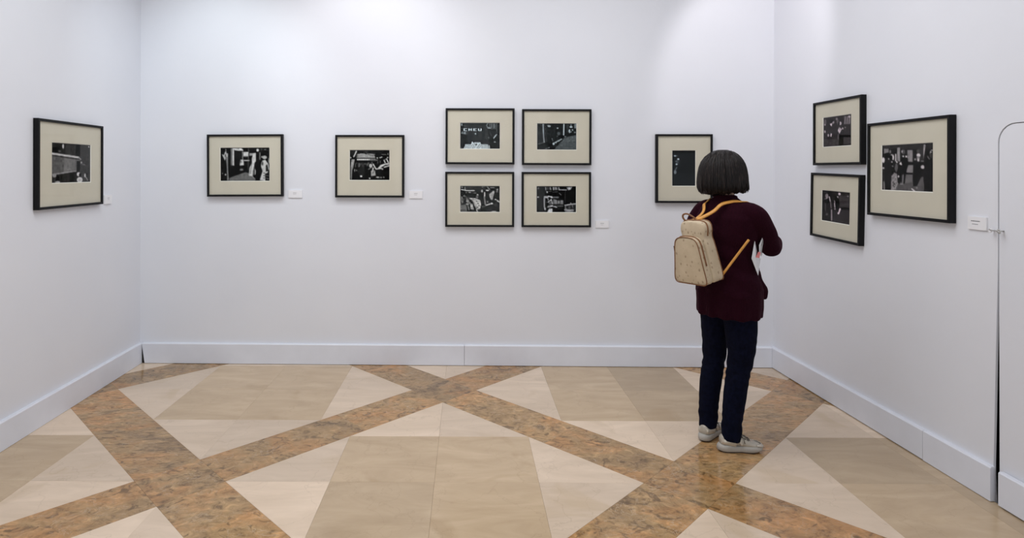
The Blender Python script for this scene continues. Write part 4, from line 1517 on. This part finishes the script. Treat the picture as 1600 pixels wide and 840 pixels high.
bm = bmesh.new()
zs = [-.128, -.126, -.118, -.10, -.08, -.05, -.02, .01, .035, .055, .075, .092, .107, .118, .126]
seg = 120
rings = []
hr = np.random.default_rng(21)
rip = np.convolve(hr.normal(0, 1, seg), np.ones(3) / 3, 'same')
rip2 = hr.normal(0, 1, seg)
for iz, z in enumerate(zs):
    ring = []
    for k in range(seg):
        a = -math.pi + 2 * math.pi * k / seg
        fade = min(1.0, max(0.1, (.12 - z) / .12))
        kk = (0.55 if iz == 0 else 0.93 if iz == 1 else 1.0) * (1 + .012 * rip[k] * fade)
        zz = z + (.006 * rip2[k] * (1 if iz in (1, 2) else 0)) + (.016 * abs(math.sin(a)) ** 2 + .006 * math.sin(a) if iz < 3 else 0)
        ring.append(hair_pt(a, zz, kk))
    rings.append(ring)
ring_loft(bm, rings)
hair = bm_obj('hair', bm, M['hair'], person, True)
bm = bmesh.new()
for q in range(330):
    a = hr.uniform(-2.25, 2.25)
    z0 = hr.uniform(.02, .122)
    z1 = hr.uniform(-.136, -.10) if hr.random() < .75 else hr.uniform(-.09, -.03)
    z1 += .014 * math.sin(a) ** 2 + .006 * math.sin(a)
    zz = np.linspace(z0, z1, 9)
    da = hr.uniform(-.10, .10)
    flick = hr.uniform(-.01, .05) if z1 < -.09 else 0
    if a > 1.0 and z1 < -.09:
        flick += .05
    pts = [hair_pt(a + da * (t / 8) ** 1.5, z, 1.006 + (flick * max(0, (t - 5) / 3) ** 2)) for t, z in enumerate(zz)]
    w = hr.uniform(.0022, .0052)
    tube(bm, pts, [w * .5, w * .9, w, w, w, w, w * .9, w * .6, w * .12], 5)
bm_obj('hair_strands', bm, M['hair'], hair, True)

# --- shoes
def shoe(hd, pos, label=None):
    d = Vector((math.sin(hd), math.cos(hd), 0))
    s = Vector((math.cos(hd), -math.sin(hd), 0))
    a = L_(*pos, 0) - d * .068                       # heel

    def S_(x, y, z):
        return a + d * (x * .94 + .006) + s * (y * .95) + UP * z
    sec = [  # x, half width, z bottom, z top, squareness of the top
        (.004, .020, .040, .078), (.012, .029, .034, .092), (.035, .035, .032, .094), (.065, .036, .032, .088), (.095, .037, .030, .096),
        (.125, .040, .028, .086), (.155, .043, .026, .070), (.185, .044, .026, .058), (.212, .040, .026, .050), (.232, .031, .027, .044), (.246, .014, .029, .037)]
    rings = []
    for (x, w, zb, zt) in sec:
        ring = []
        for k in range(20):
            t = 2 * math.pi * k / 20
            c, q = math.cos(t), math.sin(t)
            y = w * math.copysign(abs(c) ** .75, c)
            z = (zb + zt) / 2 + (zt - zb) / 2 * math.copysign(abs(q) ** .8, q)
            if q > 0:
                y *= 1 - .38 * q * q
            ring.append(S_(x, y, z))
        rings.append(ring)
    bm = bmesh.new()
    ring_loft(bm, rings)
    up = bm_obj('shoe', bm, M['shoe'], person, True)

    def outline(x0, x1, wmul, n=15):
        out = []
        xs = np.linspace(0, 1, n)
        half = []
        for t in xs:
            w = np.interp(t, [0, .03, .12, .3, .5, .7, .85, .95, 1], [.012, .026, .038, .038, .037, .047, .045, .030, .008]) * wmul
            half.append((x0 + (x1 - x0) * t, w))
        return half
    bm = bmesh.new()
    rings = []
    for z, wm, x0, x1, lift in ((.007, .94, -.004, .240, .010), (.012, 1.02, -.012, .252, .009), (.026, 1.04, -.011, .256, .005), (.037, .99, -.003, .250, .002), (.038, .80, .01, .23, 0)):
        hf = outline(x0, x1, wm)
        loop = [S_(x, w, z + (lift * max(0, (x - .17) / .08) ** 2) + (.005 if z > .02 and x < .06 else 0)) for x, w in hf] \
            + [S_(x, -w, z + (lift * max(0, (x - .17) / .08) ** 2) + (.005 if z > .02 and x < .06 else 0)) for x, w in reversed(hf)]
        rings.append(loop)
    ring_loft(bm, rings)
    bm_obj('sole', bm, M['sole'], up, True)
    bm = bmesh.new()
    rings = []
    for z, wm, x0, x1 in ((.0008, .86, .004, .226), (.003, .92, -.002, .236), (.009, .95, -.006, .243)):
        hf = outline(x0, x1, wm)
        lf = lambda x: .010 * max(0, (x - .17) / .08) ** 2
        rings.append([S_(x, w, z + lf(x)) for x, w in hf] + [S_(x, -w, z + lf(x)) for x, w in reversed(hf)])
    ring_loft(bm, rings)
    bm_obj('outsole', bm, M['outsole'], up, True)
    # heel counter and side overlays: slightly proud patches of the same leather
    for sd in (-1, 1):
        bm = bmesh.new()
        pts = [S_(.006, sd * .016, .062), S_(.014, sd * .031, .060), S_(.050, sd * .0375, .056), S_(.085, sd * .0385, .050)]
        ribbon(bm, catmull(pts, 4), [s * sd - d * (.8 if i < 4 else 0) for i in range(13)], .030, .003)
        bm_obj('heel_overlay', bm, M['shoe_panel'], up, True)
        bm = bmesh.new()
        pts = [S_(.092, sd * .030, .086), S_(.105, sd * .0385, .066), S_(.118, sd * .0415, .046)]
        ribbon(bm, catmull(pts, 4), [s * sd + UP * .4 for i in range(9)], .016, .003)
        bm_obj('side_overlay', bm, M['shoe_panel'], up, True)
    bm = bmesh.new()
    pts = [S_(.200, -.040, .046), S_(.226, -.034, .043), S_(.243, -.014, .039), S_(.246, 0, .039), S_(.243, .014, .039), S_(.226, .034, .043), S_(.200, .040, .046)]
    ribbon(bm, catmull(pts, 3), [d * .8 + UP * .5] * 19, .018, .003)
    bm_obj('toe_overlay', bm, M['shoe_panel'], up, True)
    # tongue
    bm = bmesh.new()
    pts = catmull([S_(.150, 0, .070), S_(.120, 0, .090), S_(.100, 0, .106), S_(.088, 0, .122)], 4)
    ribbon(bm, pts, [d * .7 + UP * .7] * len(pts), .044, .007)
    bm_obj('tongue', bm, M['shoe'], up, True)
    # laces: four crossings and a hanging loop
    bm = bmesh.new()
    for q in range(4):
        x = .108 + q * .017
        z = .100 - q * .0095
        for sd in (-1, 1):
            tube(bm, catmull([S_(x, sd * .026, z - .010), S_(x + .006, 0, z + .002), S_(x + .014, -sd * .027, z - .018)], 4), [.0021] * 9, 6)
    for sd in (-1, 1):
        tube(bm, catmull([S_(.110, 0, .104), S_(.114, sd * .022, .100), S_(.124, sd * .040, .082), S_(.130, sd * .0455, .058)], 4), [.0020] * 13, 6)
    bm_obj('lace', bm, M['lace'], up, True)
    return up


shoe(*FOOT_R)
shoe(*FOOT_L)

# ---------------------------------------------------------------- backpack
sw_me = sweater.data
bvh = BVHTree.FromPolygons([v.co + BASE for v in sw_me.vertices], [tuple(p.vertices) for p in sw_me.polygons])


def on_back(pts, off):
    """lay strap points on the cardigan, off metres proud of the cloth."""
    P, Nn = [], []
    for p in pts:
        loc, nrm, idx, dist = bvh.find_nearest(p)
        if (p - loc).dot(nrm) < off or dist < .024:
            P.append(loc + nrm * off)
        else:
            P.append(p)
        Nn.append(nrm)
    return P, Nn


bag_tilt = math.radians(9)
Yb = -FW
BAG_O = BASE + L_(-.035, -.146, .958)
BM = Matrix(((RT.x, Yb.x, 0, BAG_O.x), (RT.y, Yb.y, 0, BAG_O.y), (0, 0, 1, BAG_O.z), (0, 0, 0, 1))) @ Matrix.Rotation(-bag_tilt, 4, 'X') @ Matrix.Rotation(math.radians(-2), 4, 'Y')
bag = empty('backpack', mat=BM)
tag(bag, 'small beige canvas backpack with brown motifs and tan straps on the woman\'s back', 'backpack')


def outline_bag(rows, n_arc=0):
    """closed outline from (z, left half width, right half width) rows, bottom to top."""
    right = [(w, z) for z, w in rows]
    left = [(-w, z) for z, w in reversed(rows)]
    return right + left


def fine(rows, n=40):
    z = [r[0] for r in rows]
    zs = np.concatenate([[rows[0][0]], np.linspace(rows[0][0] + 1e-4, rows[-1][0] - 1e-4, n), [rows[-1][0]]])
    # smooth interpolation through the rows
    P = catmull([(r[1], 0, r[0]) for r in rows], 6)
    return [(p.z, max(p.x, .001)) for p in P]


BODY = fine([(0, .090), (.006, .108), (.03, .114), (.10, .104), (.17, .092), (.215, .083), (.235, .077), (.255, .077), (.28, .082), (.305, .080), (.322, .068), (.330, .040)])
POCK = fine([(-.004, .086), (.004, .102), (.03, .107), (.10, .096), (.17, .086), (.215, .078), (.238, .066), (.250, .045), (.254, .015)])


def puffy(bm, rows, y0, y1, bulge, top_thin=1.0):
    """bag volume: outline inflated between y0 (back) and y1 (front)."""
    zmin, zmax = rows[0][0], rows[-1][0]
    o = outline_bag(rows)
    cz = (zmin + zmax) / 2
    rings = []
    for (f, k) in ((0.0, .95), (.08, .99), (.2, 1.0), (.8, 1.0), (.92, .99), (1.0, .955)):
        ring = []
        for (x, z) in o:
            t = (z - zmin) / (zmax - zmin)
            yy = y0 + (y1 - y0) * f * (1 - (1 - top_thin) * t)
            ring.append(Vector((x * k, yy, cz + (z - cz) * (k if k < 1 else 1))))
        rings.append(ring)
    vs = [[bm.verts.new(p) for p in r] for r in rings]
    n = len(o)
    for a, b in zip(vs[:-1], vs[1:]):
        for i in range(n):
            bm.faces.new((a[i], a[(i + 1) % n], b[(i + 1) % n], b[i]))
    # end faces as strips across, front bulged
    h = n // 2
    for lp, sgn in ((vs[0], 0), (vs[-1], 1)):
        mids = []
        for i in range(h):
            a, b = lp[i], lp[n - 1 - i]
            row = [a]
            for q in (.25, .5, .75):
                p = a.co.lerp(b.co, q)
                t = (p.z - zmin) / (zmax - zmin)
                p.y += bulge * sgn * math.sin(math.pi * q) * math.sin(math.pi * min(max(t, .02), .98)) ** .5
                row.append(bm.verts.new(p))
            row.append(b)
            mids.append(row)
        for r0, r1 in zip(mids[:-1], mids[1:]):
            for q in range(4):
                f = (r0[q], r0[q + 1], r1[q + 1], r1[q])
                bm.faces.new(f if not sgn else tuple(reversed(f)))


bm = bmesh.new()
puffy(bm, BODY, 0.0, .085, .010, .72)
bm_obj('main_compartment', bm, M['canvas'], bag, True)
bm = bmesh.new()
puffy(bm, POCK, .080, .130, .008, .96)
pocket = bm_obj('front_pocket', bm, M['canvas'], bag, True)
# leather piping round the front pocket (front edge) and round the top of the main compartment
bm = bmesh.new()
o = outline_bag(POCK)
loop = [Vector((x * .985, .130 - (.05 * .04 * ((z + .004) / .258)), z)) for x, z in o]
loop.append(loop[0])
tube(bm, loop, [.0028] * len(loop), 7, cap=False)
bm_obj('piping', bm, M['trim'], pocket, True)
bm = bmesh.new()
top = [(x, z) for x, z in o if z > .10]
lp = [Vector((x * 1.012, .104, z + .001)) for x, z in top]
tube(bm, lp, [.0045] * len(lp), 7)
bm_obj('zip', bm, M['trim'], pocket, True)
bm = bmesh.new()
o = outline_bag(BODY)
th = lambda z: .085 * (1 - .28 * z / .33)
top = [(x, z) for x, z in o if z > .245]
lp = [Vector((x * 1.01, th(z) * .60, z + .001)) for x, z in top]
tube(bm, lp, [.0046] * len(lp), 7)
bm_obj('zip', bm, M['trim'], bag, True)
bm = bmesh.new()
side = [(x, z) for x, z in o]
lp = [Vector((x * .99, .003, z)) for x, z in side]
lp.append(lp[0])
tube(bm, lp, [.0030] * len(lp), 7, cap=False)
bm_obj('piping', bm, M['trim'], bag, True)
# zip puller hanging at the left side
bm = bmesh.new()
box(bm, -.104, -.098, .098, .112, .150, .195)
bm_obj('zip_puller', bm, M['zip'], bag)

BI = BM.inverted()


def strap(name, pts, off, width, thick, mat, sub=8, proud=True):
    P = catmull(pts, sub)
    if proud:
        P, Nn = on_back(P, off)
        # smooth once so the strap does not follow every fold
        for _ in range(7):
            P = [P[0]] + [(P[i - 1] + P[i] * 2 + P[i + 1]) / 4 for i in range(1, len(P) - 1)] + [P[-1]]
            Nn = [Nn[0]] + [(Nn[i - 1] + Nn[i] * 2 + Nn[i + 1]).normalized() for i in range(1, len(Nn) - 1)] + [Nn[-1]]
    else:
        Nn = [Yb] * len(P)
    bm = bmesh.new()
    ribbon(bm, [BI @ p for p in P], [BI.to_3x3() @ n for n in Nn], width, thick)
    return bm_obj(name, bm, mat, bag, True)


top_pt = BM @ Vector((0.0, .024, .331))
G = lambda r, f, z: BASE + L_(r, f, z)
strap('shoulder_strap', [top_pt + RT * .006, G(.010, -.150, 1.328), G(.034, -.122, 1.366), G(.070, -.070, 1.397), G(.098, -.010, 1.388), G(.105, .06, 1.35), G(.105, .12, 1.29)], .005, .021, .005, M['tan'])
strap('shoulder_strap', [top_pt - RT * .006, G(-.055, -.148, 1.325), G(-.085, -.110, 1.370), G(-.105, -.055, 1.395), G(-.112, -.005, 1.390), G(-.115, .06, 1.355), G(-.115, .12, 1.28)], .005, .021, .005, M['tan'])
strap('lower_strap', [BM @ Vector((.108, .006, .028)), G(.172, -.070, 1.185)], .005, .0135, .005, M['tan'])
strap('lower_strap', [BM @ Vector((-.108, .006, .028)), G(-.165, -.085, 1.04), G(-.190, -.02, 1.13), G(-.180, .05, 1.19)], .005, .016, .005, M['tan'])
bm = bmesh.new()
hp = catmull([(.012, .030, .329), (-.012, .036, .352), (-.040, .044, .368), (-.064, .046, .362), (-.070, .044, .345), (-.062, .040, .327)], 6)
ribbon(bm, hp, [Vector((.2, 1, .35)).normalized()] * len(hp), .010, .005)
bm_obj('carry_handle', bm, M['trim'], bag, True)
bm = bmesh.new()
box(bm, -.020, .020, .014, .036, .326, .336)
bm_obj('strap_anchor', bm, M['tan'], bag)

# ---------------------------------------------------------------- folded leaflet held between arm and body
bm = bmesh.new()


def sheet(bm, *p, t=.0014):
    """thin paper facet through the given corners."""
    n = (p[1] - p[0]).cross(p[2] - p[0]).normalized() * t
    lo = [bm.verts.new(q) for q in p]
    hi = [bm.verts.new(q + n) for q in p]
    k = len(p)
    bm.faces.new(list(reversed(lo)))
    bm.faces.new(hi)
    for i in range(k):
        bm.faces.new((lo[i], lo[(i + 1) % k], hi[(i + 1) % k], hi[i]))


LO = L_(.155, .03, 1.10)
LEAF = empty('leaflet', BASE + LO)
Q = lambda r, f, z: L_(r, f, z) - LO
pA, pB, pC, pD = Q(.162, -.009, 1.173), Q(.173, -.050, 1.083), Q(.1684, .0117, .9875), Q(.131, .087, 1.068)
pE, pF = Q(.1714, -.0132, 1.0907), Q(.1358, .055, 1.127)
sheet(bm, pA, pB, pE, pF)
sheet(bm, pB, pC, pD, pE)
bm_obj('inner_page', bm, M['paper'], LEAF)
bm = bmesh.new()
r0, r2 = Q(.1786, .0494, 1.2139), Q(.1715, .017, 1.1094)
sheet(bm, r0, Q(.1801, .032, 1.1578), r2, Q(.109, .1285, 1.073), Q(.1214, .150, 1.159))
sheet(bm, r0, Q(.1774, .0073, 1.1521), r2, Q(.125, .09, 1.10))
bm_obj('outer_page', bm, M['paper'], LEAF)
bm = bmesh.new()
sheet(bm, Q(.1754, -.0163, 1.088), Q(.176, .0048, 1.1159), Q(.1789, .0199, 1.1118), Q(.1785, .0093, 1.0814), t=.002)
bm_obj('printed_patch', bm, M['pink'], LEAF)
tag(LEAF, 'folded white leaflet with a pink patch, held under the woman\'s right arm', 'leaflet')
